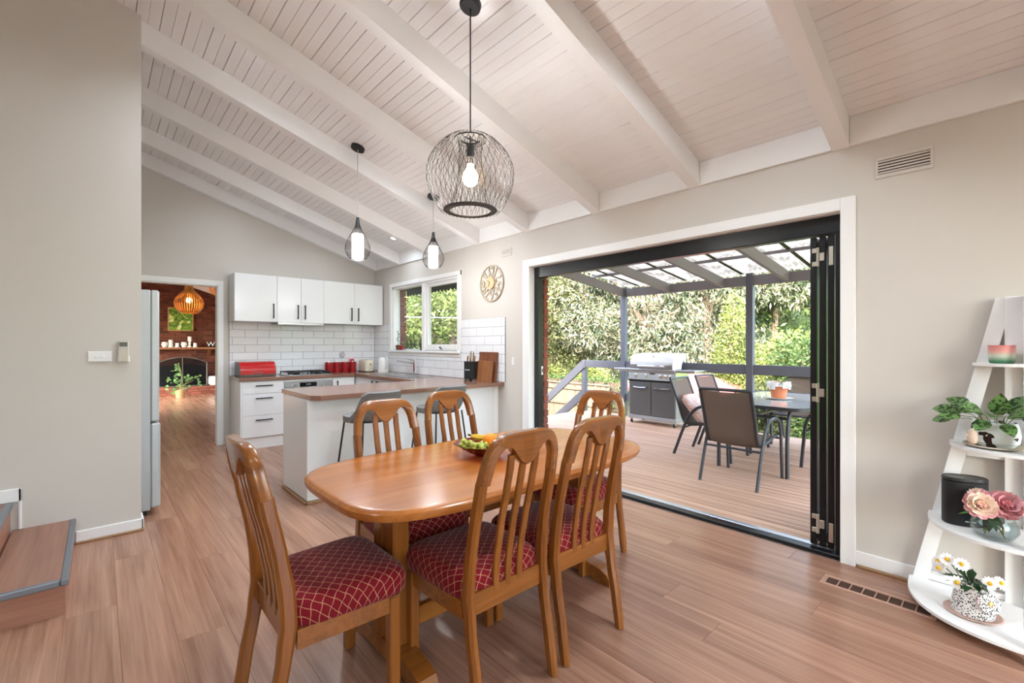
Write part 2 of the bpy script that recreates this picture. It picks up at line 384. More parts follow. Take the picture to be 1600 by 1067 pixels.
# glazed pot with dark patches, speckled pot, seat cloth, painting, jar, cushion, lcd
def patched(name, base, spot, scale, thr, rough=0.25, tex='noise'):
    m, nt, p, out = newmat(name); L = nt.links.new
    tc = N(nt, 'ShaderNodeTexCoord')
    no = N(nt, 'ShaderNodeTexNoise') if tex == 'noise' else N(nt, 'ShaderNodeTexVoronoi')
    no.inputs['Scale'].default_value = scale; L(tc.outputs['Object'], no.inputs['Vector'])
    gt = N(nt, 'ShaderNodeMath', operation='GREATER_THAN' if tex == 'noise' else 'LESS_THAN'); gt.inputs[1].default_value = thr
    L(no.outputs['Fac' if tex == 'noise' else 'Distance'], gt.inputs[0])
    mx = N(nt, 'ShaderNodeMix'); mx.data_type = 'RGBA'; mx.inputs[6].default_value = (*s2l(base), 1); mx.inputs[7].default_value = (*s2l(spot), 1); L(gt.outputs[0], mx.inputs[0])
    L(mx.outputs[2], p.inputs['Base Color']); p.inputs['Roughness'].default_value = rough; return m
patched('patch_pot', (214, 222, 220), (48, 34, 28), 16.0, 0.585)
patched('speckle_pot', (236, 234, 230), (30, 27, 27), 130.0, 0.40, 0.4, 'vor')
patched('prayer_leaf', (98, 132, 72), (40, 62, 30), 70.0, 0.52, 0.4)
def seat_cloth():
    m, nt, p, out = newmat('seat_cloth'); L = nt.links.new
    tc = N(nt, 'ShaderNodeTexCoord'); sx = N(nt, 'ShaderNodeSeparateXYZ'); L(tc.outputs['UV'], sx.inputs[0])
    def mth(op, a, b=None):
        n = N(nt, 'ShaderNodeMath', operation=op)
        for k, v in enumerate((a, b)):
            if v is None: continue
            if isinstance(v, (int, float)): n.inputs[k].default_value = v
            else: L(v, n.inputs[k])
        return n.outputs[0]
    px, py = 0.052, 0.044
    u = mth('DIVIDE', sx.outputs[0], px); v = mth('DIVIDE', sx.outputs[1], py)
    wv = mth('MULTIPLY', mth('SINE', mth('MULTIPLY', v, math.pi*2)), 0.05)
    wu = mth('MULTIPLY', mth('SINE', mth('MULTIPLY', u, math.pi*2)), 0.05)
    a = mth('ADD', mth('ADD', u, v), wu); b = mth('ADD', mth('SUBTRACT', u, v), wv)
    def line(t): return mth('ABSOLUTE', mth('SUBTRACT', mth('FRACT', t), 0.5))
    la = mth('LESS_THAN', line(a), 0.036); lb = mth('LESS_THAN', line(b), 0.036)
    both = mth('MAXIMUM', la, lb)
    no = N(nt, 'ShaderNodeTexNoise'); no.inputs['Scale'].default_value = 500; L(tc.outputs['Object'], no.inputs['Vector'])
    fac = mth('MULTIPLY', both, mth('ADD', 0.35, mth('MULTIPLY', no.outputs['Fac'], 0.7)))
    mx = N(nt, 'ShaderNodeMix'); mx.data_type = 'RGBA'; mx.inputs[6].default_value = (*s2l((116, 13, 25)), 1); mx.inputs[7].default_value = (*s2l((206, 156, 118)), 1); L(fac, mx.inputs[0])
    L(mx.outputs[2], p.inputs['Base Color']); p.inputs['Roughness'].default_value = 0.85; p.inputs['Sheen Weight'].default_value = 0.12; p.inputs['Sheen Roughness'].default_value = 0.4; p.inputs['Specular IOR Level'].default_value = 0.2
seat_cloth()
def painting():
    m, nt, p, out = newmat('painting'); L = nt.links.new
    tc = N(nt, 'ShaderNodeTexCoord'); n = N(nt, 'ShaderNodeTexNoise'); n.inputs['Scale'].default_value = 4.2; n.inputs['Detail'].default_value = 5; n.inputs['Distortion'].default_value = 1.4; L(tc.outputs['Object'], n.inputs['Vector'])
    sx = N(nt, 'ShaderNodeSeparateXYZ'); L(tc.outputs['Object'], sx.inputs[0])
    ad = N(nt, 'ShaderNodeMath', operation='MULTIPLY_ADD'); ad.inputs[1].default_value = 0.18; L(sx.outputs[2], ad.inputs[0]); L(n.outputs['Fac'], ad.inputs[2])
    rp = N(nt, 'ShaderNodeValToRGB'); e = rp.color_ramp.elements
    for k, (q, c) in enumerate([(0.3, (70, 120, 40)), (0.42, (120, 170, 50)), (0.5, (40, 80, 36)), (0.58, (170, 200, 70)), (0.66, (226, 232, 220)), (0.75, (120, 140, 170))]):
        if k > 1: e.new(q)
        e[k].position = q; e[k].color = (*s2l(c), 1)
    L(ad.outputs[0], rp.inputs[0]); L(rp.outputs[0], p.inputs['Base Color']); p.inputs['Roughness'].default_value = 0.6
painting()
def ombre():
    m, nt, p, out = newmat('ombre_jar'); L = nt.links.new
    tc = N(nt, 'ShaderNodeTexCoord'); sx = N(nt, 'ShaderNodeSeparateXYZ'); L(tc.outputs['Object'], sx.inputs[0])
    mr = N(nt, 'ShaderNodeMapRange'); mr.inputs['From Min'].default_value = -0.045; mr.inputs['From Max'].default_value = 0.045; L(sx.outputs[2], mr.inputs['Value'])
    rp = N(nt, 'ShaderNodeValToRGB'); e = rp.color_ramp.elements
    for k, (q, c) in enumerate([(0.0, (44, 96, 66)), (0.14, (70, 124, 90)), (0.42, (198, 206, 186)), (0.66, (224, 160, 150)), (1.0, (216, 128, 128))]):
        if k > 1: e.new(q)
        e[k].position = q; e[k].color = (*s2l(c), 1)
    L(mr.outputs[0], rp.inputs[0]); L(rp.outputs[0], p.inputs['Base Color']); p.inputs['Roughness'].default_value = 0.15
ombre()
def sheet():
    """translucent corrugated roofing, a little dirty"""
    m, nt, p, out = newmat('poly_sheet'); L = nt.links.new
    tc = N(nt, 'ShaderNodeTexCoord'); n = N(nt, 'ShaderNodeTexNoise'); n.inputs['Scale'].default_value = 5; n.inputs['Detail'].default_value = 6; L(tc.outputs['Object'], n.inputs['Vector'])
    rp = N(nt, 'ShaderNodeValToRGB'); rp.color_ramp.elements[0].position = 0.35; rp.color_ramp.elements[0].color = (*s2l((136, 130, 120)), 1); rp.color_ramp.elements[1].position = 0.6; rp.color_ramp.elements[1].color = (*s2l((196, 190, 182)), 1)
    L(n.outputs['Fac'], rp.inputs[0]); L(rp.outputs[0], p.inputs['Base Color']); p.inputs['Roughness'].default_value = 0.35
    t = N(nt, 'ShaderNodeBsdfTranslucent'); L(rp.outputs[0], t.inputs[0]); ms = N(nt, 'ShaderNodeMixShader'); ms.inputs[0].default_value = 0.3
    L(p.outputs[0], ms.inputs[1]); L(t.outputs[0], ms.inputs[2]); L(ms.outputs[0], out.inputs[0])
sheet()
def cushion_mat():
    m, nt, p, out = newmat('cushion_cloth'); L = nt.links.new
    tc = N(nt, 'ShaderNodeTexCoord'); n = N(nt, 'ShaderNodeTexVoronoi'); n.inputs['Scale'].default_value = 16; L(tc.outputs['Object'], n.inputs['Vector'])
    rp = N(nt, 'ShaderNodeValToRGB'); e = rp.color_ramp.elements
    for k, (q, c) in enumerate([(0.1, (224, 150, 140)), (0.3, (236, 214, 206)), (0.5, (200, 196, 200)), (0.8, (230, 176, 160))]):
        if k > 1: e.new(q)
        e[k].position = q; e[k].color = (*s2l(c), 1)
    L(n.outputs['Distance'], rp.inputs[0]); L(rp.outputs[0], p.inputs['Base Color']); p.inputs['Roughness'].default_value = 0.9
cushion_mat()

# ---------------------------------------------------------------- room shell
XW = 3.34                      # inner face of the door wall
YB = 7.0                       # inner face of the kitchen end wall
XL, YF = -2.6, -3.0            # walls behind the camera
SL = 0.315
def zc(x): return 2.675+SL*(XW-x)
# floor and its planks (laid along Y), running on into the lounge
fl = S('floor', M().box(-2.7, 3.46, -3.1, 7.05, -0.2, -0.012).box(-2.7, 3.6, 7.05, 15.0, -0.2, -0.012), 'floor_joint')
PW, PL = 0.192, 1.83
plank_cache = {}
def plank(x0, x1, y0, y1):
    key = (round(x1-x0, 3), round(y1-y0, 3)); c = ((x0+x1)/2, (y0+y1)/2, -0.006)
    if key in plank_cache:
        o = plank_cache[key].copy(); o.location = Vector(c)-ORG[fl.name]; C.objects.link(o); o.parent = fl
    else:
        g = 0.0004
        plank_cache[key] = O('floor_plank', M().box(x0+g, x1-g, y0+g, y1-g, -0.012, 0.0, 0.0007), 'floor_board', fl, 0)
def strips(lo, hi, step, off):
    """cut positions of a run with a shifted first joint, snapped so that alike pieces repeat"""
    cuts = [lo]; t = lo+off if off > 0.05 else lo+step
    while t < hi-0.05: cuts.append(t); t += step
    return cuts+[hi]
i = 0; x = XW-0.004-PW*18
while x < XW-0.01:
    off = [0.0, 0.63, 1.26, 0.3, 0.93, 1.53][i % 6]
    cuts = strips(-0.6, 7.0, PL, off)
    for a, b in zip(cuts[:-1], cuts[1:]): plank(x, x+PW, a, b)
    i += 1; x += PW
for j in range(9):                                   # lounge seen through the doorway
    x = -0.12+PW*(j+1)
    cuts = strips(7.0, 14.9, PL*1.6, [0.3, 1.2, 0.75][j % 3])
    for a, b in zip(cuts[:-1], cuts[1:]): plank(x, x+PW, a, b)
# the floor nobody sees (behind the camera, sides of the lounge): plain covering
S('floor_edge', M().box(-2.6, XW-0.004-PW*18, -3.0, 7.0, -0.012, -0.001).box(XW-PW*18, XW, -3.0, -0.6, -0.012, -0.001).box(-1.5, -0.12+PW, 7.0, 14.9, -0.012, -0.001).box(-0.12+PW*10, 3.6, 7.0, 14.9, -0.012, -0.001), 'floor_board', fl)

# door wall, with the bifold opening and the kitchen window
DY0, DY1, DZ = 0.690, 3.395, 2.14
WY0, WY1, WZ0, WZ1 = 4.665, 6.395, 1.235, 2.185
def with_holes(m, x0, x1, y0, y1, z0, z1, holes):
    ys = sorted({y0, y1, *[h[0] for h in holes], *[h[1] for h in holes]})
    for a, b in zip(ys[:-1], ys[1:]):
        zs = [(z0, z1)]
        for h in holes:
            if h[0] <= a and b <= h[1]:
                nz = []
                for p, q in zs:
                    if h[2] > p: nz.append((p, min(q, h[2])))
                    if h[3] < q: nz.append((max(p, h[3]), q))
                zs = nz
        for p, q in zs:
            if q-p > 1e-4: m.box(x0, x1, a, b, p, q)
    return m
wr = S('wall_right', with_holes(M(), XW, 3.46, YF-0.1, YB+0.1, -0.2, 2.72, [(DY0, DY1, -0.012, DZ), (WY0, WY1, WZ0, WZ1)]), 'wall_paint')
O('brick_skin', with_holes(M(), 3.462, 3.60, YF-0.1, YB+0.1, -1.2, 2.66, [(DY0, DY1, -0.05, DZ), (WY0-0.02, WY1+0.10, WZ0-0.03, WZ1+0.02)]), 'mortar', wr)
bz = WZ0-0.02; k = 0
while bz < WZ1:                                       # brick ends of the outer window reveal
    O('brick', M().box(3.50, 3.612-(0.006 if k % 2 else 0), WY1+0.055, WY1+0.16, bz, bz+0.068, 0.004), 'brick_piece', wr); bz += 0.078; k += 1
bz = 0.0; k = 0
while bz < DZ-0.05:                                    # brick ends beside the door frame
    O('brick', M().box(3.545, 3.612, DY1-0.008-(0.006 if k % 2 else 0), DY1+0.09, bz, bz+0.068, 0.004), 'brick_piece', wr); bz += 0.078; k += 1
# kitchen end wall with the doorway
OX0, OX1, OZ = 0.30, 1.165, 2.085
wb = S('wall_back', with_holes(M(), YB, YB+0.11, -1.7, XW+0.12, -0.2, 4.3, [(OX0, OX1, -0.012, OZ)]).xf(Matrix(((0, 1, 0, 0), (1, 0, 0, 0), (0, 0, 1, 0), (0, 0, 0, 1)))), 'wall_paint')
# nib wall at the left, walls behind
NY = 4.165; NX = 0.228
def slope_wall(m, xa, xb, y0, y1, dz): # wall in the XZ plane that ends under the sloping beam line
    return m.prism([(xa, -0.2), (xb, -0.2), (xb, zc(xb)-dz), (xa, zc(xa)-dz)], y0, y1, lambda a, b, d: (a, d, b))
wl = S('wall_left', slope_wall(M(), XL, NX, NY, NY+0.15, 0.0), 'wall_paint')
S('wall_side', M().box(XL-0.1, XL, YF-0.1, NY+0.1, -0.2, 4.7), 'wall_paint')
S('wall_alcove', M().box(-0.52, -0.42, NY+0.15, YB, -0.2, 4.0), 'wall_paint')
def swapxy(m): return m.xf(Matrix(((0, 1, 0, 0), (1, 0, 0, 0), (0, 0, 1, 0), (0, 0, 0, 1))))
wf = S('wall_front', swapxy(with_holes(M(), YF-0.12, YF, XL-0.1, 3.6, -0.2, 4.7, [(-2.3, -1.5, 0.1, 2.5), (0.3, 2.6, 0.1, 2.7)])), 'wall_paint')
for n_, (xa, xb, zh) in enumerate(((-2.3, -1.5, 2.5), (0.3, 2.6, 2.7))):      # unseen windows added behind the camera to let in daylight
    wn = S('window_%d' % (n_+3), M().box(xa, xb, YF-0.09, YF-0.03, 0.1, 0.16).box(xa, xb, YF-0.09, YF-0.03, zh-0.06, zh).box(xa, xa+0.06, YF-0.09, YF-0.03, 0.16, zh-0.06).box(xb-0.06, xb, YF-0.09, YF-0.03, 0.16, zh-0.06).box((xa+xb)/2-0.03, (xa+xb)/2+0.03, YF-0.09, YF-0.03, 0.16, zh-0.06), 'white_paint')
    O('pane', M().box(xa+0.06, xb-0.06, YF-0.062, YF-0.058, 0.16, zh-0.06), 'pane', wn)

# sloping ceiling: slab, lining boards, beams and the blocking between them
BY = [-2.09, -1.175, -0.26, 0.655, 1.57, 2.485, 3.40, 4.22, 5.23, 6.145, 6.91]
ce = S('ceiling', M().prism([(XL-0.1, zc(XL-0.1)+0.016), (3.60, zc(3.60)+0.016), (3.60, zc(3.60)+0.2), (XL-0.1, zc(XL-0.1)+0.2)], YF-0.1, YB+0.2, lambda a, b, d: (a, d, b)), 'joint_dark')
x = XW; bw = 0.0668
protos = {}; k = 0
while x > XL:                                  # alternate deep and fine grooves
    x0 = max(x-bw, XL); g = 0.0030 if k % 2 else 0.0009
    m = M().prism([(x-g, zc(x-g)), (x-g-0.002, zc(x-g-0.002)-0.003), (x0+0.002, zc(x0+0.002)-0.003), (x0+0.0003, zc(x0)), (x0+0.0003, zc(x0)+0.015), (x-g, zc(x)+0.015)], YF, YB, lambda a, b, d: (a, d, b))
    if k % 2 not in protos or x0 == XL: o = O('lining_board', m, 'ceiling_white', ce, 0); protos.setdefault(k % 2, (o, x))
    else:
        p_ = protos[k % 2]; o = p_[0].copy(); C.objects.link(o); o.parent = ce; o.location = p_[0].location+Vector((x-p_[1], 0, zc(x)-zc(p_[1])))
    x -= bw; k += 1
for y in BY:
    xl = XL if y < NY else (-0.42)
    bwid = 0.09
    m = M().prism([(XW, zc(XW)-0.17), (XW, zc(XW)-0.003), (xl, zc(xl)-0.003), (xl, zc(xl)-0.17)], y, y+bwid, lambda a, b, d: (a, d, b))
    O('beam', m, 'white_paint', ce, 0)
for a, b in zip(BY[:-1], BY[1:]):
    O('beam_blocking', M().box(XW-0.022, XW, a+0.092, b-0.002, zc(XW)-0.168, zc(XW)+0.002, 0.002), 'white_paint', ce, 0)
# skirting, architraves, quad
def skirt(name, m): return S(name, m, 'white_paint')
bb = skirt('baseboard_right', M().box(XW-0.014, XW, -0.9, 0.625, 0.018, 0.095, 0.003))
O('quad_strip', M().box(XW-0.02, XW, -0.9, 0.618, 0.0, 0.018, 0.004), 'quad_oak', bb)
bb = skirt('baseboard_left', M().box(-0.108, NX+0.012, NY-0.014, NY, 0.016, 0.085, 0.003).box(NX, NX+0.014, NY-0.014, NY+0.15, 0.016, 0.085, 0.003))
O('quad_strip', M().box(-0.108, NX+0.016, NY-0.018, NY, 0.0, 0.016, 0.004), 'quad_oak', bb)
O('upper_skirting', M().box(-1.2, -0.352, NY-0.014, NY, 0.345, 0.425, 0.003).box(-0.366, -0.352, NY-0.014, NY, 0.17, 0.425, 0.003), 'white_paint', bb)
t1 = S('trim_1', M().box(XW-0.022, XW, 0.625, 0.70, 0.0, 2.205, 0.003).box(XW-0.022, XW, 3.385, 3.485, 0.0, 2.205, 0.003).box(XW-0.022, XW, 0.70, 3.385, 2.130, 2.205, 0.003), 'white_paint')
O('reveal_lining', M().box(XW, 3.40, 0.69, 0.704, 0, 2.13).box(XW, 3.40, 3.384, 3.398, 0, 2.13).box(XW, 3.40, 0.69, 3.398, 2.126, 2.14), 'white_paint', t1)
t2 = S('trim_2', M().box(OX1-0.004, OX1+0.058, YB-0.02, YB, 0.0, OZ+0.062, 0.003).box(OX0-0.058, OX0+0.004, YB-0.02, YB, 0.0, OZ+0.062, 0.003).box(OX0-0.058, OX1+0.058, YB-0.021, YB, OZ-0.002, OZ+0.064, 0.003), 'white_paint')
O('doorway_lining', M().box(OX1-0.012, OX1, YB-0.01, YB+0.12, 0, OZ).box(OX0, OX0+0.012, YB-0.01, YB+0.12, 0, OZ).box(OX0, OX1, YB-0.01, YB+0.12, OZ-0.012, OZ), 'white_paint', t2)

# ---------------------------------------------------------------- kitchen window
w1 = S('window_1', M().box(XW-0.02, XW, WY0-0.062, WY0, WZ0-0.06, WZ1+0.055, 0.003).box(XW-0.02, XW, WY1, WY1+0.062, WZ0-0.06, WZ1+0.055, 0.003).box(XW-0.021, XW, WY0-0.062, WY1+0.062, WZ1, WZ1+0.056, 0.003), 'white_paint')
O('window_sill', M().box(XW-0.045, XW+0.10, WY0-0.062, WY1+0.062, WZ0-0.03, WZ0, 0.004).box(XW-0.018, XW, WY0-0.062, WY1+0.062, WZ0-0.075, WZ0-0.03, 0.003), 'white_paint', w1)
O('window_frame', M().box(XW, 3.45, WY0, WY0+0.03, WZ0, WZ1).box(XW, 3.45, WY1-0.03, WY1, WZ0, WZ1).box(XW, 3.45, WY0, WY1, WZ1-0.03, WZ1).box(3.40, 3.45, WY0, WY1, WZ0, WZ0+0.02), 'white_paint', w1)
YM = 5.50
O('mullion', M().box(XW-0.005, 3.45, YM-0.035, YM+0.035, WZ0, WZ1, 0.003), 'white_paint', w1)
sa = O('sash', M().box(3.365, 3.41, WY0+0.03, WY0+0.075, WZ0+0.002, WZ1-0.03, 0.003).box(3.365, 3.41, YM-0.08, YM-0.035, WZ0+0.002, WZ1-0.03, 0.003).box(3.365, 3.41, WY0+0.075, YM-0.08, WZ0+0.002, WZ0+0.085, 0.003).box(3.365, 3.41, WY0+0.075, YM-0.08, WZ1-0.075, WZ1-0.03, 0.003), 'white_paint', w1)
O('sash_pane', M().box(3.384, 3.388, WY0+0.075, YM-0.08, WZ0+0.085, WZ1-0.075), 'pane', sa)
O('sash_catch', M().box(3.352, 3.368, 5.10, 5.12, WZ0+0.035, WZ0+0.055, 0.003).bar([(3.354, 5.12, WZ0+0.05), (3.350, 5.09, WZ0+0.035), (3.348, 5.05, WZ0+0.028)], 0.012, 0.008), 'black_metal', sa)
O('fixed_pane', M().box(3.420, 3.424, YM+0.035, WY1-0.03, WZ0+0.02, WZ1-0.03), 'pane', w1)
# scalloped awning outside
aw = thing('window_awning', 'dark green fabric awning with scalloped edge outside the kitchen window', 'awning', (3.8, 5.6, 2.3))
O('awning_cloth', M().prism([(3.60, 2.40), (3.84, 2.25), (3.84, 2.256), (3.60, 2.408)], 4.45, 6.85, lambda a, b, d: (a, d, b)), 'awning_green', aw)
pts = []; n = 26
for i in range(n*6+1):
    y = 4.45+2.40*i/(n*6); pts.append((y, 2.15-0.035*abs(math.sin(math.pi*i/6))))
O('valance', M().prism(pts+[(6.85, 2.26), (4.45, 2.26)], 3.836, 3.842, lambda a, b, d: (d, a, b)), 'awning_green', aw, 0)
O('awning_bar', M().tube([(3.82, 4.45, 2.25), (3.82, 6.85, 2.25)], 0.014), 'awning_green', aw)
# ---------------------------------------------------------------- bifold door
d1 = S('door_1', M().box(3.395, 3.47, 0.704, 3.384, 2.015, 2.126, 0.004), 'black_alu')
O('door_jamb', M().box(3.395, 3.47, 0.704, 0.742, 0.0, 2.015, 0.003), 'black_alu', d1)
O('door_jamb', M().box(3.395, 3.47, 3.325, 3.384, 0.0, 2.015, 0.003), 'black_alu', d1)
O('door_track', M().box(3.36, 3.425, 0.704, 3.384, 0.0, 0.02, 0.003).box(3.425, 3.47, 0.704, 3.384, -0.02, 0.012, 0.003), 'black_alu', d1)
O('sill_strip', M().box(3.435, 3.485, 0.704, 3.384, 0.012, 0.022, 0.002), 'alu_sill', d1)
kp = O('strike_plate', M().box(3.440, 3.462, 3.318, 3.326, 1.0, 1.09, 0.002), 'white_plastic', d1)
O('strike_slot', M().box(3.444, 3.456, 3.3165, 3.319, 1.025, 1.065), 'black_metal', kp)
PX0, PX1 = 3.425, 4.285
for k, py in enumerate((0.752, 0.798, 0.848)):
    z0, z1 = 0.03, 2.008; t = 0.036
    pn = O('door_panel', M().box(PX0, PX0+0.062, py, py+t, z0, z1, 0.003).box(PX1-0.062, PX1, py, py+t, z0, z1, 0.003).box(PX0+0.062, PX1-0.062, py, py+t, z0, z0+0.07, 0.003).box(PX0+0.062, PX1-0.062, py, py+t, z1-0.07, z1, 0.003), 'black_alu', d1)
    O('glass_pane', M().box(PX0+0.062, PX1-0.062, py+0.014, py+0.020, z0+0.07, z1-0.07), 'pane', pn)
    if k == 0:
        for z in (0.13, 1.88): O('hinge', M().box(PX0-0.006, PX0+0.001, py+0.004, py+0.030, z-0.06, z+0.06, 0.002), 'steel_hinge', pn)
    if k == 2:
        for z in (0.17, 1.01, 1.88):
            h = M().tube([(PX0-0.012, py-0.010, z-0.06), (PX0-0.012, py-0.010, z+0.06)], 0.009)
            for (ya, yb, za, zb) in ((-0.006, 0.024, 0.028, 0.058), (-0.006, 0.024, -0.058, -0.028), (-0.044, -0.014, -0.026, 0.026)): h.box(PX0-0.010, PX0-0.001, py+ya, py+yb, z+za, z+zb, 0.002)
            O('hinge', h, 'steel_hinge', pn)

# ---------------------------------------------------------------- deck, pergola, rails
DZK = -0.03
DX1, DYE = 7.50, 5.95
dk = S('deck', M().box(3.50, DX1, -1.6, DYE, -0.25, -0.06).box(3.50, DX1, -1.6, -1.5, -1.2, -0.25).box(DX1-0.1, DX1, -1.6, DYE, -1.2, -0.25), 'deck_dark')
x = 3.505; first = None
while x+0.088 < DX1+0.03:
    if first is None: first = O('deck_board', M().box(x, x+0.084, -1.6, DYE, -0.06, DZK, 0.004), 'deck_wood', dk, 0); fx_ = x
    else:
        o = first.copy(); C.objects.link(o); o.parent = dk; o.location = first.location+Vector((x-fx_, 0, 0))
    x += 0.0945
XP = 7.35
pg = thing('pergola', 'grey painted pergola over the deck with clear corrugated roofing', 'pergola', (XP, 2.5, 0))
def zr(x): return 2.22+0.12*(XP-x)           # underside of the rafters
for y in (4.93, 2.68, 0.43):
    O('post', M().box(XP-0.06, XP+0.04, y-0.05, y+0.05, DZK, 2.40, 0.006), 'grey_paint_dark', pg)
O('outer_beam', M().box(XP-0.02, XP+0.03, -1.6, 5.02, 2.215, 2.365, 0.005), 'grey_paint', pg)
RY = [4.93-0.918*i for i in range(8)]
for y in RY:
    O('rafter', M().prism([(3.62, zr(3.62)), (XP-0.02, zr(XP-0.02)), (XP-0.02, zr(XP-0.02)+0.145), (3.62, zr(3.62)+0.145)], y-0.025, y+0.025, lambda a, b, d: (a, d, b)), 'grey_paint', pg, 0)
O('ledger', M().box(3.605, 3.65, -1.6, 5.02, zr(3.63)-0.02, zr(3.63)+0.15), 'grey_paint', pg, 0)
for x in (4.45, 5.43, 6.41):
    O('purlin', M().box(x-0.02, x+0.02, -1.6, 5.0, zr(x)+0.147, zr(x)+0.185, 0.003), 'grey_paint', pg, 0)
SW = 0.918; wv = 0.0765
for i in range(7):
    y1 = RY[i]-0.0; y0 = y1-SW
    n = int(SW/wv*6); A = []; 
    for j in range(n+1):
        y = y0+(SW)*j/n; dz = 0.017*math.sin(2*math.pi*(y)/wv)
        A.append((y, dz))
    sh = M(); vs = []; fs = []
    for j, (y, dz) in enumerate(A):
        for x in (3.66, XP+0.12): vs.append((x, y, zr(x)+0.205+dz))
    fs = [(2*j, 2*j+1, 2*j+3, 2*j+2) for j in range(n)]
    sh.add(vs, fs); so = O('roof_sheet', sh, 'poly_sheet', pg, 60)
    O('sheet_lap', M().prism([(3.7, zr(3.7)+0.178), (XP, zr(XP)+0.178), (XP, zr(XP)+0.184), (3.7, zr(3.7)+0.184)], y0+0.60, y0+0.65, lambda a, b, d: (a, d, b)), 'awning_green', pg, 0)
rl = thing('deck_railing', 'grey painted timber railing around the deck with sloping stair handrails', 'railing', (XP, 5.9, 0))
O('rail', M().box(XP-0.03, XP+0.02, 2.73, 4.88, 0.86, 1.01, 0.005), 'grey_paint_dark', rl)
O('rail', M().box(XP-0.03, XP+0.02, 0.48, 2.63, 0.86, 1.01, 0.005), 'grey_paint_dark', rl)
O('rail', M().box(XP-0.03, XP+0.02, 4.98, 5.86, 0.86, 1.00, 0.005), 'grey_paint_dark', rl)
O('rail', M().box(XP-0.03, XP+0.02, 4.98, 5.86, 0.27, 0.40, 0.005), 'grey_paint_dark', rl)
O('rail', M().box(XP-0.03, XP+0.02, 2.73, 4.88, 0.27, 0.40, 0.005), 'grey_paint_dark', rl)
O('rail_post', M().box(XP-0.05, XP+0.04, 5.83, 5.92, -0.06, 1.0, 0.005), 'grey_paint_dark', rl)
for z in (0.95, 0.36):
    O('stair_rail', M().bar([(XP-0.055, 5.87, z-0.04), (XP-0.055, 8.1, z-0.04-0.79*2.23)], 0.045, 0.15, r=0.05), 'grey_paint_dark', rl)
O('rail_post', M().box(XP-0.03, XP+0.06, 8.0, 8.09, -1.2, -0.4, 0.005), 'grey_paint_dark', rl)
st = thing('deck_stairs', 'timber stairs leading down from the deck to the yard', 'stairs', (6.7, 6.5, -1.2))
for i in range(6):
    O('stair_tread', M().box(5.9, XP-0.1, DYE+0.02+0.25*i, DYE+0.27+0.25*i, DZK-0.2-0.19*i, DZK-0.16-0.19*i, 0.004), 'deck_wood', st)
O('stringer', M().prism([(DYE, -0.12), (DYE+1.55, -1.2), (DYE+1.2, -1.2), (DYE, -0.4)], 5.86, 5.9, lambda a, b, d: (d, a, b)).prism([(DYE, -0.12), (DYE+1.55, -1.2), (DYE+1.2, -1.2), (DYE, -0.4)], XP-0.1, XP-0.06, lambda a, b, d: (d, a, b)), 'deck_dark', st)

# ---------------------------------------------------------------- barbecue
bq = thing('gas_barbecue', 'grey gas barbecue with white hood standing by the deck railing', 'barbecue', (6.86, 4.05, DZK))
bx0, bx1, by0, by1 = 6.83, 7.27, 3.62, 4.49
O('cabinet', M().box(bx0+0.012, bx1, by0, by1, 0.11, 0.70, 0.006), 'bbq_side', bq)
O('base_tray', M().box(bx0-0.005, bx1, by0-0.008, by1+0.008, 0.055, 0.115, 0.006), 'bbq_side', bq)
for (ya, yb, hy) in ((by0+0.02, 4.05, (by0+0.09, 4.0)), (4.06, by1-0.02, (4.12, by1-0.10))):
    dr = O('cabinet_door', M().box(bx0-0.006, bx0+0.014, ya, yb, 0.125, 0.685, 0.004), 'bbq_grey', bq)
    O('handle', M().bar([(bx0-0.006, hy[0], 0.60), (bx0-0.035, hy[0]+0.02, 0.595), (bx0-0.04, (hy[0]+hy[1])/2, 0.588), (bx0-0.035, hy[1]-0.02, 0.595), (bx0-0.006, hy[1], 0.60)], 0.022, 0.016), 'chrome', dr)
O('vent_strip', M().box(bx0, bx0+0.02, by0, by1, 0.69, 0.725), 'black_metal', bq)
cp = O('control_panel', M().prism([(bx0-0.02, 0.725), (bx0+0.01, 0.86), (bx1, 0.86), (bx1, 0.725)], by0, by1, lambda a, b, d: (a, d, b)), 'steel', bq, 0)
for y in (3.70, 3.79, 3.88, 4.14, 4.34):
    T = Matrix.Translation((bx0-0.006, y, 0.79)) @ Matrix.Rotation(-math.pi/2, 4, 'Y')
    kn = O('knob', M().lathe([(0.03, 0), (0.03, 0.01), (0.022, 0.014), (0.018, 0.032), (0, 0.034)], 14, T=T), 'steel_hinge', cp)
O('badge', M().box(bx0-0.012, bx0-0.006, 3.99, 4.08, 0.825, 0.845), 'lcd', cp)
O('side_shelf', M().box(bx0-0.02, bx1, by1, by1+0.29, 0.865, 0.905, 0.006), 'steel', bq)
O('side_shelf', M().box(bx0-0.02, bx1, by0-0.33, by0, 0.865, 0.905, 0.006), 'steel', bq)
O('front_lip', M().box(bx0-0.03, bx0+0.02, by0, by1, 0.865, 0.905, 0.006), 'steel', bq)
pr = [(bx0+0.02, 0.905), (bx0+0.02, 0.99)]+[(bx0+0.23-0.21*math.cos(t), 0.99+0.185*math.sin(t)) for t in [math.pi*i/20*0.62 for i in range(1, 11)]]
pr += [(bx1-0.01, 1.17), (bx1+0.02, 1.10), (bx1+0.02, 1.02), (bx1-0.03, 1.02), (bx1-0.07, 1.06), (bx1-0.12, 0.98), (bx1-0.14, 0.905)]
hd = O('hood', M().prism(pr, by0+0.06, by1-0.02, lambda a, b, d: (a, d, b)), 'bbq_hood', bq, 40)
O('hood_band', M().box(bx0+0.008, bx0+0.022, by0+0.06, by1-0.02, 0.91, 0.985, 0.003), 'steel', hd)
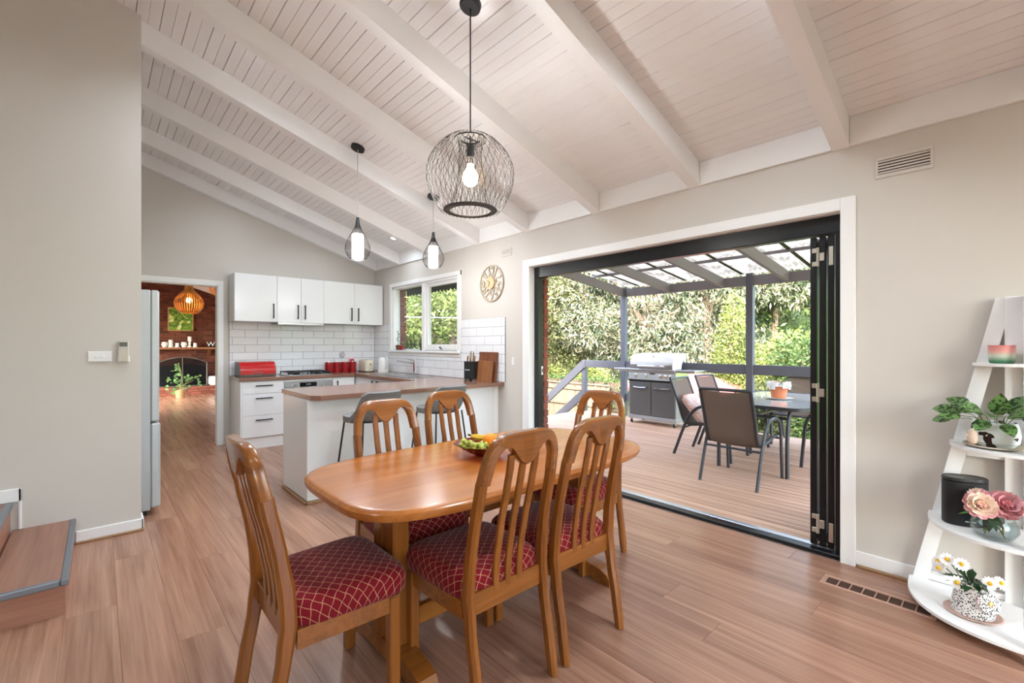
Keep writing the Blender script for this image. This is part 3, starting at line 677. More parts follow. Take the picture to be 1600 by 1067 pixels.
O('hood_handle', M().tube([(bx0+0.0, by0+0.18, 0.955), (bx0-0.035, by0+0.18, 0.96), (bx0-0.035, by1-0.2, 0.96), (bx0+0.0, by1-0.2, 0.955)], 0.014, 8), 'chrome', hd)
O('thermometer', M().lathe([(0.028, 0), (0.028, 0.012), (0, 0.014)], 14, T=Matrix.Translation((bx0+0.075, 4.06, 1.105)) @ Matrix.Rotation(math.radians(-55), 4, 'Y')), 'chrome', hd)
for (cx, cy) in ((bx0+0.04, by0+0.04), (bx0+0.04, by1-0.04), (bx1-0.05, by0+0.04), (bx1-0.05, by1-0.04)):
    wv_ = O('caster', M().lathe([(0.0, -0.011), (0.030, -0.011), (0.034, 0), (0.030, 0.011), (0.0, 0.011)], 14, T=Matrix.Translation((cx, cy, DZK+0.034)) @ Matrix.Rotation(math.pi/2, 4, 'X')), 'rubber', bq)
    O('caster_fork', M().box(cx-0.012, cx+0.012, cy-0.018, cy-0.013, DZK+0.03, DZK+0.085).box(cx-0.012, cx+0.012, cy+0.013, cy+0.018, DZK+0.03, DZK+0.085).box(cx-0.012, cx+0.012, cy-0.018, cy+0.018, DZK+0.075, DZK+0.088), 'steel', wv_)

# ---------------------------------------------------------------- outdoor table and sling chairs
def rrect(x0, x1, y0, y1, r, n=8):
    out = []
    for (cx, cy, a) in ((x1-r, y1-r, 0), (x0+r, y1-r, 90), (x0+r, y0+r, 180), (x1-r, y0+r, 270)):
        for i in range(n+1):
            t = math.radians(a+90*i/n); out.append((cx+r*math.cos(t), cy+r*math.sin(t)))
    return out
ot = thing('outdoor_table', 'outdoor dining table with pale glass top on the deck', 'table', (5.95, 1.86, DZK))
tx0, tx1, ty0, ty1 = 5.08, 6.80, 1.36, 2.36
P0 = rrect(tx0, tx1, ty0, ty1, 0.16); P1 = rrect(tx0+0.035, tx1-0.035, ty0+0.035, ty1-0.035, 0.13); zt = 0.685
rim = M(); k = len(P0)
rim.add([(a, b, zt) for a, b in P0]+[(a, b, zt-0.035) for a, b in P0]+[(a, b, zt-0.035) for a, b in P1]+[(a, b, zt) for a, b in P1],
        [(c*k+q, c*k+(q+1) % k, ((c+1) % 4)*k+(q+1) % k, ((c+1) % 4)*k+q) for c in range(4) for q in range(k)])
O('table_rim', rim, 'outdoor_frame', ot)
plain('frost_glass', (196, 204, 206), 0.12, var=0.02, coat=0.5)
O('glass_top', M().prism(P1, zt-0.012, zt-0.004, lambda a, b, d: (a, b, d)), 'frost_glass', ot)
for (lx, ly, sx, sy) in ((5.12, 1.52, -1, -1), (5.12, 2.20, -1, 1), (6.76, 1.52, 1, -1), (6.76, 2.20, 1, 1)):
    O('leg', M().bar([(lx+0.10*-sx, ly, zt-0.036), (lx+0.04*-sx, ly, 0.55), (lx, ly, 0.35), (lx, ly, DZK)], 0.045, 0.03, up=(0, 1, 0)), 'outdoor_frame', ot)
O('brace', M().bar([(5.20, 1.52, 0.56), (5.20, 2.20, 0.56)], 0.03, 0.03).bar([(6.68, 1.52, 0.56), (6.68, 2.20, 0.56)], 0.03, 0.03).bar([(5.20, 1.86, 0.56), (6.68, 1.86, 0.56)], 0.03, 0.03), 'outdoor_frame', ot)
def bez(pts, n=24):
    """Catmull-Rom through the points"""
    P = [Vector(p) for p in pts]; P = [2*P[0]-P[1]]+P+[2*P[-1]-P[-2]]; out = []; m = len(P)-3; s = max(2, n//m)
    for i in range(m):
        a, b, c, d = P[i:i+4]
        for j in range(s):
            t = j/s; out.append(0.5*((2*b)+(c-a)*t+(2*a-5*b+4*c-d)*t*t+(3*b-a-3*c+d)*t**3))
    out.append(P[-2]); return out
def sling_chair(name, label, loc, rz, group):
    """local: y forward, origin on the deck under the seat's middle"""
    t = thing(name, label, 'chair', loc, rz, group, local=True)
    W = 0.265
    for s in (-1, 1):
        x = s*W
        O('arm_leg', M().bar(bez([(x, 0.34, 0.0), (x, 0.315, 0.30), (x, 0.29, 0.50), (x, 0.22, 0.60), (x, 0.08, 0.62), (x, -0.06, 0.58), (x, -0.18, 0.42), (x, -0.34, 0.0)], 40), 0.024, 0.034, up=(0, 0.1, 1), r=0.3), 'outdoor_frame', t)
        x2 = s*(W-0.03)
        O('side_rail', M().tube(bez([(x2, 0.27, 0.42), (x2, 0.24, 0.435), (x2, 0.0, 0.40), (x2, -0.17, 0.385), (x2, -0.24, 0.45), (x2, -0.30, 0.64), (x2, -0.40, 0.92)], 36), 0.016), 'outdoor_frame', t)
    x2 = W-0.03
    prof = bez([(0, 0.27, 0.425), (0, 0.22, 0.436), (0, 0.0, 0.385), (0, -0.16, 0.375), (0, -0.235, 0.45), (0, -0.30, 0.64), (0, -0.395, 0.91)], 36)
    vs = []; fs = []
    for q in prof:
        for i in range(7):
            u = -1+i/3; vs.append((u*x2, q.y-0.012*(1-u*u), q.z-0.012*(1-u*u)))
    for i in range(len(prof)-1):
        for j in range(6): fs.append((i*7+j, i*7+j+1, (i+1)*7+j+1, (i+1)*7+j))
    mm = M(); mm.add(vs, fs); mm.add([(a, b+0.004, c-0.004) for a, b, c in vs], [f[::-1] for f in fs])
    O('sling_fabric', mm, 'sling', t, 60)
    O('top_bar', M().tube([(-x2, -0.40, 0.92), (x2, -0.40, 0.92)], 0.015), 'outdoor_frame', t)
    O('cross_bar', M().tube([(-W, -0.215, 0.34), (W, -0.215, 0.34)], 0.011), 'outdoor_frame', t); O('cross_bar', M().tube([(-W, 0.28, 0.41), (W, 0.28, 0.41)], 0.011), 'outdoor_frame', t)
    return t
G = 'sling chairs around the outdoor table'
sling_chair('outdoor_chair', 'grey metal sling chair at the near end of the glass table, back to the room', (4.775, 1.83, DZK), -math.pi/2, G)
sling_chair('outdoor_chair', 'sling chair beside the barbecue holding a pink and grey cushion', (5.555, 2.49, DZK), math.pi+0.03, G)
sling_chair('outdoor_chair', 'sling chair behind the cushioned chair, on the railing side of the table', (6.25, 2.50, DZK), math.pi-0.05, G)
sling_chair('outdoor_chair', 'sling chair pulled under the glass table, partly hidden by the folded doors', (5.98, 1.22, DZK), 0.0, G)
sling_chair('outdoor_chair', 'sling chair at the far end of the glass table behind the flower pot', (7.0, 1.95, DZK), math.pi/2, G)
cu = M(); R_ = []
for i in range(9):
    q = -1+i/4; s_ = max(0.02, (1-abs(q)**3.0)); R_.append([(a*(0.85+0.15*s_) if abs(q) < 1 else a*0.86, b*(0.85+0.15*s_) if abs(q) < 1 else b*0.86, q*0.085*(1-0.55*max(abs(a), abs(b))/0.22)) for a, b in superell(0.20, 0.20, 5, 32)])
cu.rings(R_); T = Matrix.Translation((5.49, 2.62, 0.53)) @ Matrix.Rotation(0.1, 4, 'Z') @ Matrix.Rotation(math.radians(52), 4, 'X')
cu.xf(T)
ck = thing('cushion', 'pink and grey patterned cushion leaning in a sling chair by the barbecue', 'cushion', (5.555, 2.55, 0.4))
O('cushion_body', cu, 'cushion_cloth', ck, 60)
O('piping', M().tube([T @ Vector((a, b, 0)) for a, b in superell(0.203, 0.203, 5, 40)], 0.006, 6, closed=True), 'piping_pink', ck)

# ---------------------------------------------------------------- small plants helper
def leaf(m, base, d, L_, W_, up=(0, 0, 1), bend=0.25, n=5, fold=0.15, shape=None):
    """pointed leaf with a fold along its midrib"""
    d = Vector(d).normalized(); up = Vector(up); sd = d.cross(up)
    sd = sd.normalized() if sd.length > 1e-3 else d.orthogonal().normalized(); nn = sd.cross(d).normalized()
    b = Vector(base); vs = []; fs = []
    for i in range(n+1):
        t = i/n; wd = (shape(t) if shape else math.sin(math.pi*min(1, t**0.8*0.97+0.03)))*W_/2
        c = b+d*(L_*t)-nn*(bend*L_*t*t)
        vs += [c-sd*wd+nn*(fold*wd), c, c+sd*wd+nn*(fold*wd)]
    for i in range(n):
        fs += [(3*i, 3*i+1, 3*i+4, 3*i+3), (3*i+1, 3*i+2, 3*i+5, 3*i+4)]
    m.add(vs, fs); return m
fp = thing('potted_plant', 'terracotta pot with white ribbon and wispy plant on the outdoor table', 'plant', (5.9, 1.84, zt))
O('pot', M().lathe([(0.0, 0), (0.075, 0), (0.10, 0.15), (0.106, 0.15), (0.106, 0.18), (0.094, 0.18), (0.085, 0.145), (0, 0.145)], 24, (5.9, 1.84, zt+0.012)), 'terracotta', fp)
O('saucer', M().lathe([(0, 0), (0.12, 0.0), (0.15, 0.012), (0.145, 0.013), (0.11, 0.006), (0, 0.006)], 24, (5.9, 1.84, zt)), 'white_ceramic', fp)
rb = M()
for i in range(10):
    a0 = 2*math.pi*i/10; rb.rings([[(5.9+(0.114+0.012*math.sin(j*1.7+q))*math.cos(a0+j*0.16), 1.84+(0.114+0.012*math.sin(j*1.7+q))*math.sin(a0+j*0.16), zt+0.20-0.035*q-0.01*math.sin(i*2.1)*q) for j in range(5)] for q in range(3)], caps=False, closed=False)
O('ribbon', rb, 'petal_white', fp, 60)
lf = M()
for i in range(26):
    a = random.uniform(0, 6.28); el = random.uniform(0.1, 1.1)
    leaf(lf, (5.9+0.03*math.cos(a), 1.84+0.03*math.sin(a), zt+0.16), (math.cos(a)*math.cos(el), math.sin(a)*math.cos(el), math.sin(el)), random.uniform(0.10, 0.22), 0.02, bend=0.5)
O('foliage', lf, 'leaf_mid', fp, 0)

# ---------------------------------------------------------------- garden
S('ground', M().add([(3.5, -30, -1.2), (80, -30, -1.2), (80, 90, -1.2), (3.5, 90, -1.2)], [(0, 1, 2, 3)]), 'lawn', None, 0)
S('yard_paving', M().box(3.6, 8.6, 5.9, 12.0, -1.25, -1.19), 'paving')
hv = []; hf = []; nx, ny = 24, 30
for i in range(nx+1):
    for j in range(ny+1):
        u, v = i/nx, j/ny; hx = 17+45*u; hy = -40+140*v
        hv.append((hx, hy, -1.3+16*(u**0.8)*(0.85+0.2*math.sin(hy*0.11)+0.1*math.sin(hy*0.31+2))))
for i in range(nx):
    for j in range(ny): hf.append((i*(ny+1)+j, (i+1)*(ny+1)+j, (i+1)*(ny+1)+j+1, i*(ny+1)+j+1))
S('hillside', M().add(hv, hf), 'hill_green', None, 60)
hv2 = []
for i in range(nx+1):
    for j in range(ny+1):
        u, v = i/nx, j/ny; hx = -50+68*v*1.0; hy = 26+40*u
        hv2.append((hx, hy, -1.4+14*(u**0.8)*(0.9+0.15*math.sin(hx*0.2))))
S('hillside_far', M().add(hv2, hf), 'hill_green', None, 60)
# paling fence
fc = thing('paling_fence', 'weathered timber paling fence across the yard below the deck', 'fence', (10.9, 8, -1.2))
fy0, fy1, FX = 7.6, 13.6, 10.6
n = 0; y = fy0; pal = None
while y < fy1:
    if pal is None: pal = O('paling', M().box(FX, FX+0.018, y, y+0.098, -1.2, 0.12, 0.003), 'fence_pale', fc, 0)
    else:
        o = pal.copy(); C.objects.link(o); o.parent = fc; o.location = pal.location+Vector((random.uniform(-0.008, 0.008), y-fy0, random.uniform(-0.015, 0.015)))
    y += 0.104
for z in (-0.95, -0.45, 0.0): O('fence_rail', M().box(FX-0.045, FX-0.002, fy0, fy1, z-0.035, z+0.035), 'fence_pale', fc)
O('fence_cap', M().box(FX-0.05, FX+0.07, fy0, fy1, 0.14, 0.175, 0.004), 'fence_pale', fc)
# low red hipped roof beyond the fence
sh = thing('garden_shed', 'low building with a faded red hipped roof beyond the barbecue', 'shed', (12.3, 6.45, -1.2))
O('shed_wall', M().box(11.6, 12.9, 5.1, 7.6, -1.2, 0.03), 'yard_wall', sh)
O('shed_roof', M().add([(11.2, 4.55, 0.0), (13.3, 4.55, 0.0), (13.3, 8.2, 0.0), (11.2, 8.2, 0.0), (12.2, 6.0, 0.60), (12.3, 6.7, 0.60), (11.2, 4.55, 0.06), (13.3, 4.55, 0.06), (13.3, 8.2, 0.06), (11.2, 8.2, 0.06)], [(0, 3, 2, 1), (0, 1, 7, 6), (1, 2, 8, 7), (2, 3, 9, 8), (3, 0, 6, 9), (6, 7, 4), (7, 8, 5, 4), (8, 9, 5), (9, 6, 4, 5)]), 'roof_red', sh, 0)
# trees: each a trunk with boughs and a crown of single leaves
def cloud(n, blobs, L_, W_, droop=0.0, shell=0.55):
    """n leaf quads scattered through the outer part of ellipsoid blobs"""
    B = np.array([b[:3] for b in blobs]); Rr = np.array([b[3:6] for b in blobs]); vol = (Rr.prod(1))**0.7; pick = rng.choice(len(B), n, p=vol/vol.sum())
    d = rng.normal(size=(n, 3)); d /= np.linalg.norm(d, axis=1)[:, None]
    r = shell+(1-shell)*rng.random(n)**0.6
    P = B[pick]+d*Rr[pick]*r[:, None]*(1+0.10*np.sin(d[:, :1]*9+d[:, 2:]*7+pick[:, None]))
    ax = rng.normal(size=(n, 3))*0.8+d*0.5; ax[:, 2] -= droop; ax /= np.linalg.norm(ax, axis=1)[:, None]
    sd = np.cross(ax, rng.normal(size=(n, 3))); sd /= np.linalg.norm(sd, axis=1)[:, None]
    s = (0.6+0.8*rng.random(n))[:, None]
    V = np.stack([P, P+ax*L_*0.45*s+sd*W_/2*s, P+ax*L_*s, P+ax*L_*0.45*s-sd*W_/2*s], 1)
    return V.reshape(-1, 3)
def tree(name, label, base, blobs, n, L_, W_, mat, trunk='bark', r0=0.14, droop=0.0, cat='tree', shell=0.5, boughs=5):
    t = thing(name, label, cat, base); bx_, by_, bz_ = base
    big('foliage', cloud(n, [(bx_+b[0], by_+b[1], bz_+b[2], b[3], b[4], b[5]) for b in blobs], L_, W_, droop, shell), 4, mat, t)
    top = max(b[2]+b[5]*0.3 for b in blobs)
    O('trunk', M().tube(bez([(bx_, by_, bz_-0.1), (bx_+0.08, by_-0.05, bz_+top*0.35), (bx_-0.06, by_+0.08, bz_+top*0.7), (bx_+0.05, by_, bz_+top)], 12), r0, 10, scales=[1.25-1.0*i/12 for i in range(13)]), trunk, t)
    for b in blobs[:boughs]:
        O('bough', M().tube(bez([(bx_, by_, bz_+top*0.35), (bx_+b[0]*0.4, by_+b[1]*0.4, bz_+top*0.35+(b[2]-top*0.35)*0.6), (bx_+b[0], by_+b[1], bz_+b[2])], 8), r0*0.45, 7, scales=[1-0.09*i for i in range(9)]), trunk, t)
    return t
gz = -1.2
def rb_(n, rx, ry, z0, z1, r, seed):
    q = np.random.default_rng(seed); out = []
    for i in range(n):
        rr = r*q.uniform(0.75, 1.25); out.append((q.uniform(-rx, rx), q.uniform(-ry, ry), q.uniform(z0, z1), rr, rr, rr*0.8))
    return out
tree('gum_tree', 'large silvery gum tree with pale trunk behind the barbecue', (14.6, 8.85, gz), rb_(28, 1.7, 2.3, 2.0, 8.2, 1.05, 1), 34000, 0.17, 0.045, 'gum_leaf', r0=0.26, droop=0.9, boughs=7)
tree('gum_tree', 'second pale gum tree left of the deck post with drooping leaves', (13.9, 11.4, gz), rb_(26, 1.5, 2.0, 1.9, 8.0, 1.0, 2), 30000, 0.16, 0.045, 'gum_leaf', r0=0.18, droop=0.9, boughs=6)
tree('olive_tree', 'olive green tree with a dark leaning trunk beside the door frame', (12.4, 11.3, gz), rb_(18, 1.3, 1.3, 1.5, 4.6, 0.8, 3), 20000, 0.12, 0.045, 'olive_leaf', 'bark_dark', 0.12, 0.4)
tree('gum_tree', 'gum tree with grey-green leaves between the two deck posts', (16.2, 7.5, gz), rb_(24, 1.6, 1.5, 1.9, 8.6, 1.05, 4), 28000, 0.18, 0.05, 'gum_leaf', r0=0.18, droop=0.9)
tree('conifer_shrub', 'yellow-green feathery shrub rising beside the right deck post', (13.2, 5.25, gz), [(0, 0, 0.5+0.43*i, 1.05-0.11*i, 1.05-0.11*i, 0.5) for i in range(8)], 15000, 0.09, 0.035, 'lime_leaf', 'bark_dark', 0.1)
tree('round_bush', 'bright lime bush right of the deck post', (13.6, 4.35, gz), rb_(14, 0.9, 0.7, 0.7, 2.5, 0.7, 6), 16000, 0.09, 0.045, 'lime_leaf', 'bark_dark', 0.08, cat='bush')
tree('round_bush', 'mid green rounded bush at the right behind the flower pot', (12.0, 3.2, gz), rb_(14, 0.8, 0.55, 0.6, 2.2, 0.6, 7), 15000, 0.09, 0.045, 'green_leaf', 'bark_dark', 0.08, cat='bush')
tree('gum_tree', 'tall thin gum tree on the slope at the upper right', (19.5, 6.3, 0.2), rb_(20, 2.0, 1.6, 2.2, 8.0, 1.1, 8), 20000, 0.20, 0.055, 'gum_leaf', r0=0.12, droop=0.8)
tree('gum_tree', 'pale gum on the hillside behind the lime bush', (23.0, 9.0, 1.0), rb_(18, 2.6, 2.6, 2.0, 8.0, 1.4, 9), 16000, 0.22, 0.07, 'olive_leaf', r0=0.14, droop=0.6)
tree('hill_tree', 'green tree high on the slope right of the pergola post', (21.0, 4.4, 0.2), rb_(18, 2.0, 1.8, 1.6, 7.5, 1.2, 10), 16000, 0.18, 0.07, 'green_leaf', 'bark_dark', 0.14)
tree('hill_tree', 'dense green tree on the slope behind the two gum trees', (18.5, 12.5, 0.0), rb_(18, 2.6, 3.2, 2.0, 8.5, 1.6, 11), 12000, 0.24, 0.10, 'olive_leaf', 'bark_dark', 0.16)
tree('hill_tree', 'leafy green tree on the slope behind the olive tree', (17.0, 18.5, 0.0), rb_(18, 3.0, 3.0, 2.0, 8.5, 1.7, 12), 11000, 0.24, 0.10, 'green_leaf', 'bark_dark', 0.16)
tree('yard_tree', 'sunlit lime green tree outside the kitchen window, right pane', (8.3, 12.0, gz), rb_(20, 1.5, 1.5, 1.2, 5.6, 1.0, 13), 17000, 0.13, 0.06, 'lime_leaf', 'bark_dark', 0.12)
tree('yard_tree', 'light green tree outside the kitchen window, left pane', (7.3, 14.6, gz), rb_(20, 1.8, 1.6, 1.2, 6.0, 1.1, 14), 17000, 0.14, 0.065, 'green_leaf', 'bark_dark', 0.12)
tree('yard_tree', 'taller pale green tree farther behind the kitchen window', (10.4, 17.0, gz), rb_(20, 2.4, 2.0, 2.0, 7.5, 1.4, 15), 13000, 0.18, 0.08, 'lime_leaf', 'bark_dark', 0.14)
def hedge(name, label, x0, x1, y0, y1, z0, z1, n, mat, L_=0.07, W_=0.04):
    P = rng.random((n, 3))*np.array([x1-x0, y1-y0, z1-z0])+np.array([x0, y0, z0]); ax = rng.normal(size=(n, 3)); ax /= np.linalg.norm(ax, axis=1)[:, None]
    sd = np.cross(ax, rng.normal(size=(n, 3))); sd /= np.linalg.norm(sd, axis=1)[:, None]
    V = np.stack([P, P+ax*L_*0.5+sd*W_/2, P+ax*L_, P+ax*L_*0.5-sd*W_/2], 1).reshape(-1, 3)
    t = thing(name, label, 'hedge', ((x0+x1)/2, (y0+y1)/2, z0)); big('foliage', V, 4, mat, t)
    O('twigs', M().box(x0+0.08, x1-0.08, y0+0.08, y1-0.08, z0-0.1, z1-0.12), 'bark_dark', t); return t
hedge('clipped_hedge', 'low dark green hedge running behind the paling fence', 10.75, 11.15, 7.3, 12.5, -1.1, 0.34, 14000, 'green_leaf')
tree('garden_bush', 'bright yellow-green bush behind the fence at the stair rail', (11.9, 10.0, gz), rb_(10, 0.3, 1.0, 0.6, 1.5, 0.5, 16), 8000, 0.10, 0.05, 'lime_leaf', 'bark_dark', 0.06, cat='bush')
tree('garden_bush', 'low yellow-green groundcover bush beyond the sling chairs', (10.2, 4.6, gz), rb_(10, 0.9, 1.2, 0.2, 0.75, 0.4, 17), 8000, 0.09, 0.045, 'lime_leaf', 'bark_dark', 0.05, cat='bush')
tree('garden_bush', 'olive green bush beyond the deck rail behind the flower pot', (10.0, 3.55, gz), rb_(10, 0.6, 0.6, 0.5, 1.55, 0.42, 18), 8000, 0.10, 0.04, 'olive_leaf', 'bark_dark', 0.05, cat='bush')
cl = thing('washing_line', 'white wire strung across the garden outside the kitchen window', 'wire', (6.0, 10, -1.2))
O('line_wire', M().tube([(4.2, 10.5, 2.0), (6.0, 9.79, 1.99), (7.8, 9.08, 2.0)], 0.012, 6), 'white_plastic', cl)
for p in ((4.2, 10.5), (7.8, 9.08)): O('line_post', M().tube([(*p, -1.2), (*p, 2.02)], 0.03, 8), 'grey_paint', cl)
# ---------------------------------------------------------------- splashback tiles
TZ0, TH = 0.902, 0.1029
def tile_run(wall, fn, lo, hi, even, odd, skip, z_top):
    """running-bond tiles from the bench to z_top; fn(a0, a1, z0, z1) gives the box"""
    cache = {}
    r = 0
    while TZ0+r*TH < z_top-0.02:
        z0 = TZ0+r*TH; z1 = z0+TH
        a = lo+((even if (6-r) % 2 == 0 else odd)-0.3); cuts = [lo]
        while a < hi:
            if a > lo+0.012: cuts.append(a)
            a += 0.3
        cuts.append(hi)
        for a0, a1 in zip(cuts[:-1], cuts[1:]):
            for (p0, p1, q0, q1) in skip(a0, a1, z0, z1):
                if p1-p0 < 0.012 or q1-q0 < 0.012: continue
                key = (round(p1-p0, 3), round(q1-q0, 3)); b = fn(p0+0.0019, p1-0.0019, q0+0.0017, q1-0.0017)
                c = Vector(((b[0]+b[1])/2, (b[2]+b[3])/2, (b[4]+b[5])/2))
                if key in cache:
                    o = cache[key].copy(); C.objects.link(o); o.parent = wall; o.location = c-ORG[wall.name]
                else: cache[key] = O('tile', M().box(*b, 0.0008), 'tile_white', wall, 0)
        r += 1
O('tile_grout', M().box(1.289, XW, YB-0.0088, YB, 0.90, 1.622), 'grout', wb)
tile_run(wb, lambda a, b, c, d: (a, b, YB-0.010, YB-0.004, c, d), 1.289, XW-0.010, 0.035, 0.185, lambda a0, a1, z0, z1: [(a0, a1, z0, z1)], 1.622)
def cut_window(a0, a1, z0, z1):
    w0, w1, wz = WY0-0.062, WY1+0.062, WZ0-0.075
    if z1 <= wz: return [(a0, a1, z0, z1)]
    out = []
    if z0 < wz: out.append((max(a0, w0), min(a1, w1), z0, wz))
    if a0 < w0: out.append((a0, min(a1, w0), z0, z1))
    if a1 > w1: out.append((max(a0, w1), a1, z0, z1))
    return out
with_holes(gm := M(), XW-0.0088, XW, 3.776, YB-0.010, 0.90, 1.622, [(WY0-0.062, WY1+0.062, WZ0-0.075, 2.3)])
O('tile_grout', gm, 'grout', wr)
tile_run(wr, lambda a, b, c, d: (XW-0.010, XW-0.004, a, b, c, d), 3.776, YB-0.011, 0.06, 0.21, cut_window, 1.622)

# ---------------------------------------------------------------- wall cabinets
CZ0, CZ1, CYF = 1.622, 2.24, 6.68
def bar_handle(p0, p1, out, parent):
    """black bar handle between two points, standing off along out"""
    p0, p1, o_ = Vector(p0), Vector(p1), Vector(out)
    d = (p1-p0).normalized(); m = M().bar([p0+o_*0.03-d*0.008, p1+o_*0.03+d*0.008], 0.014, 0.013, up=out, r=0.1)
    for q in (p0, p1): m.bar([q, q+o_*0.03], 0.010, 0.010, up=tuple(d), r=0.1)
    return O('handle', m, 'black_metal', parent)
def wall_unit(x0, x1, doors, label):
    t = thing('wall_cabinet', label, 'cabinet', ((x0+x1)/2, (CYF+YB)/2, CZ0), group='white kitchen wall cabinets')
    O('carcass', M().box(x0, x1, CYF+0.02, YB-0.011, CZ0, CZ1), 'white_gloss', t)
    for (a, b, hx) in doors:
        d = O('cabinet_door', M().box(a+0.0015, b-0.0015, CYF, CYF+0.018, CZ0+0.001, CZ1-0.001, 0.0015), 'white_gloss', t)
        bar_handle((hx, CYF, CZ0+0.055), (hx, CYF, CZ0+0.235), (0, -1, 0), d)
    return t
wall_unit(1.289, 1.79, [(1.289, 1.79, 1.742)], 'single-door white wall cabinet above the red bread bin')
wall_unit(1.79, 2.41, [(1.79, 2.10, 2.053), (2.10, 2.41, 2.147)], 'two-door white wall cabinet above the cooktop')
wall_unit(2.41, 3.322, [(2.41, 2.866, 2.814), (2.866, 3.322, 2.918)], 'two-door white wall cabinet next to the kitchen window')
rh = thing('rangehood', 'slim stainless rangehood under the middle wall cabinet', 'rangehood', (2.1, 6.8, CZ0-0.03))
O('hood_body', M().box(1.80, 2.40, CYF+0.03, YB-0.02, CZ0-0.022, CZ0-0.001), 'steel', rh)
O('hood_visor', M().box(1.795, 2.405, CYF-0.014, CYF+0.03, CZ0-0.034, CZ0-0.001, 0.003), 'steel', rh)

# ---------------------------------------------------------------- base cabinets
BF = 6.42; BT = 0.858
t = thing('drawer_unit', 'white three-drawer base cabinet under the red bread bin', 'cabinet', (1.56, 6.7, 0))
O('carcass', M().box(1.32, 1.80, BF+0.02, YB-0.012, 0.14, BT), 'white_gloss', t)
O('end_panel', M().box(1.302, 1.32, BF-0.002, YB-0.012, 0.0, BT), 'white_gloss', t)
O('kickboard', M().box(1.32, 1.80, BF+0.035, BF+0.05, 0.0, 0.14), 'white_gloss', t)
for (za, zb) in ((0.697, 0.852), (0.424, 0.693), (0.15, 0.420)):
    d = O('drawer', M().box(1.322, 1.798, BF, BF+0.018, za, zb, 0.0015), 'white_gloss', t)
    zz_ = zb-0.055; bar_handle((1.478, BF, zz_), (1.655, BF, zz_), (0, -1, 0), d)
t = thing('built_in_oven', 'built-in stainless oven with dark glass door under the cooktop', 'oven', (2.12, 6.7, 0))
O('oven_surround', M().box(1.80, 2.44, BF+0.02, YB-0.012, 0.0, BT).box(1.802, 2.438, BF, BF+0.02, 0.826, 0.853, 0.001), 'white_gloss', t)
cp = O('control_panel', M().box(1.808, 2.432, BF-0.004, BF+0.02, 0.735, 0.823, 0.002), 'steel', t)
O('display', M().box(2.0, 2.22, BF-0.006, BF-0.003, 0.752, 0.808), 'dark_glass', cp)
O('clock_digits', text_mesh('12:00', 0.028).xf(Matrix.Translation((2.11, BF-0.0065, 0.78)) @ Matrix.Rotation(math.pi/2, 4, 'X')), 'print_grey', cp, 0)
for x in (1.925, 2.30): O('knob', M().lathe([(0.022, 0), (0.02, 0.022), (0, 0.023)], 14, T=Matrix.Translation((x, BF-0.004, 0.77)) @ Matrix.Rotation(math.pi/2, 4, 'X')), 'chrome', cp)
od = O('oven_door', M().box(1.808, 2.432, BF-0.004, BF+0.018, 0.17, 0.728, 0.003), 'dark_glass', t)
O('door_handle', M().tube([(1.86, BF-0.004, 0.69), (1.86, BF-0.045, 0.69), (2.38, BF-0.045, 0.69), (2.38, BF-0.004, 0.69)], 0.009), 'steel', od)
t = thing('base_cabinet', 'white corner base cabinet with black handle right of the oven', 'cabinet', (2.6, 6.7, 0))
O('carcass', M().box(2.44, 2.76, BF+0.02, YB-0.012, 0.14, BT), 'white_gloss', t)
O('kickboard', M().box(2.44, 2.76, BF+0.035, BF+0.05, 0.0, 0.14), 'white_gloss', t)
d = O('cabinet_door', M().box(2.443, 2.757, BF, BF+0.018, 0.15, 0.852, 0.0015), 'white_gloss', t); bar_handle((2.50, BF, 0.63), (2.50, BF, 0.80), (0, -1, 0), d)
BX = 2.765
def sink_unit(y0, y1, hy, label):
    t = thing('base_cabinet', label, 'cabinet', (3.05, (y0+y1)/2, 0))
    O('carcass', M().box(BX+0.02, XW-0.012, y0, y1, 0.14, 0.68).box(BX+0.02, BX+0.05, y0, y1, 0.68, BT).box(XW-0.03, XW-0.012, y0, y1, 0.68, BT), 'white_gloss', t); O('kickboard', M().box(BX+0.035, BX+0.05, y0, y1, 0, 0.14), 'white_gloss', t)
    d = O('cabinet_door', M().box(BX, BX+0.018, y0+0.002, y1-0.002, 0.15, 0.852, 0.0015), 'white_gloss', t); bar_handle((BX, hy, 0.66), (BX, hy, 0.82), (-1, 0, 0), d)
sink_unit(5.75, 6.42, 5.82, 'white base cabinet under the sink, toward the corner')
sink_unit(4.62, 5.75, 5.68, 'white base cabinet under the sink, toward the peninsula')
# peninsula and worktop
PY0, PY1 = 3.90, 4.55
t = thing('peninsula_unit', 'white panelled kitchen peninsula behind the bar stools', 'cabinet', (2.3, 4.2, 0))
O('body', M().box(1.30, XW-0.03, PY0+0.02, PY1, 0.02, BT), 'white_gloss', t)
O('front_panel', M().box(1.272, XW-0.075, PY0, PY0+0.018, 0.028, BT, 0.001), 'white_gloss', t)
O('side_panel', M().box(1.272, 1.29, PY0+0.02, PY1, 0.028, BT, 0.001), 'white_gloss', t)
O('scribe_panel', M().box(XW-0.073, XW-0.001, PY0, PY0+0.016, 0.0, BT, 0.001), 'white_paint', t)
O('quad_strip', M().box(1.256, XW-0.075, PY0-0.014, PY0, 0, 0.024, 0.004).box(1.256, 1.272, PY0-0.014, PY1, 0, 0.024, 0.004), 'quad_oak', t)
wt = thing('worktop', 'brown timber-look worktop running round the kitchen and along the peninsula', 'worktop', (2.3, 5.0, 0.86))
CT0, CT1 = 0.860, 0.900
pen = [(1.285, PY1+0.10), (1.285, 3.86), (1.345, 3.795), (XW-0.002, 3.795), (XW-0.002, PY1+0.10)]
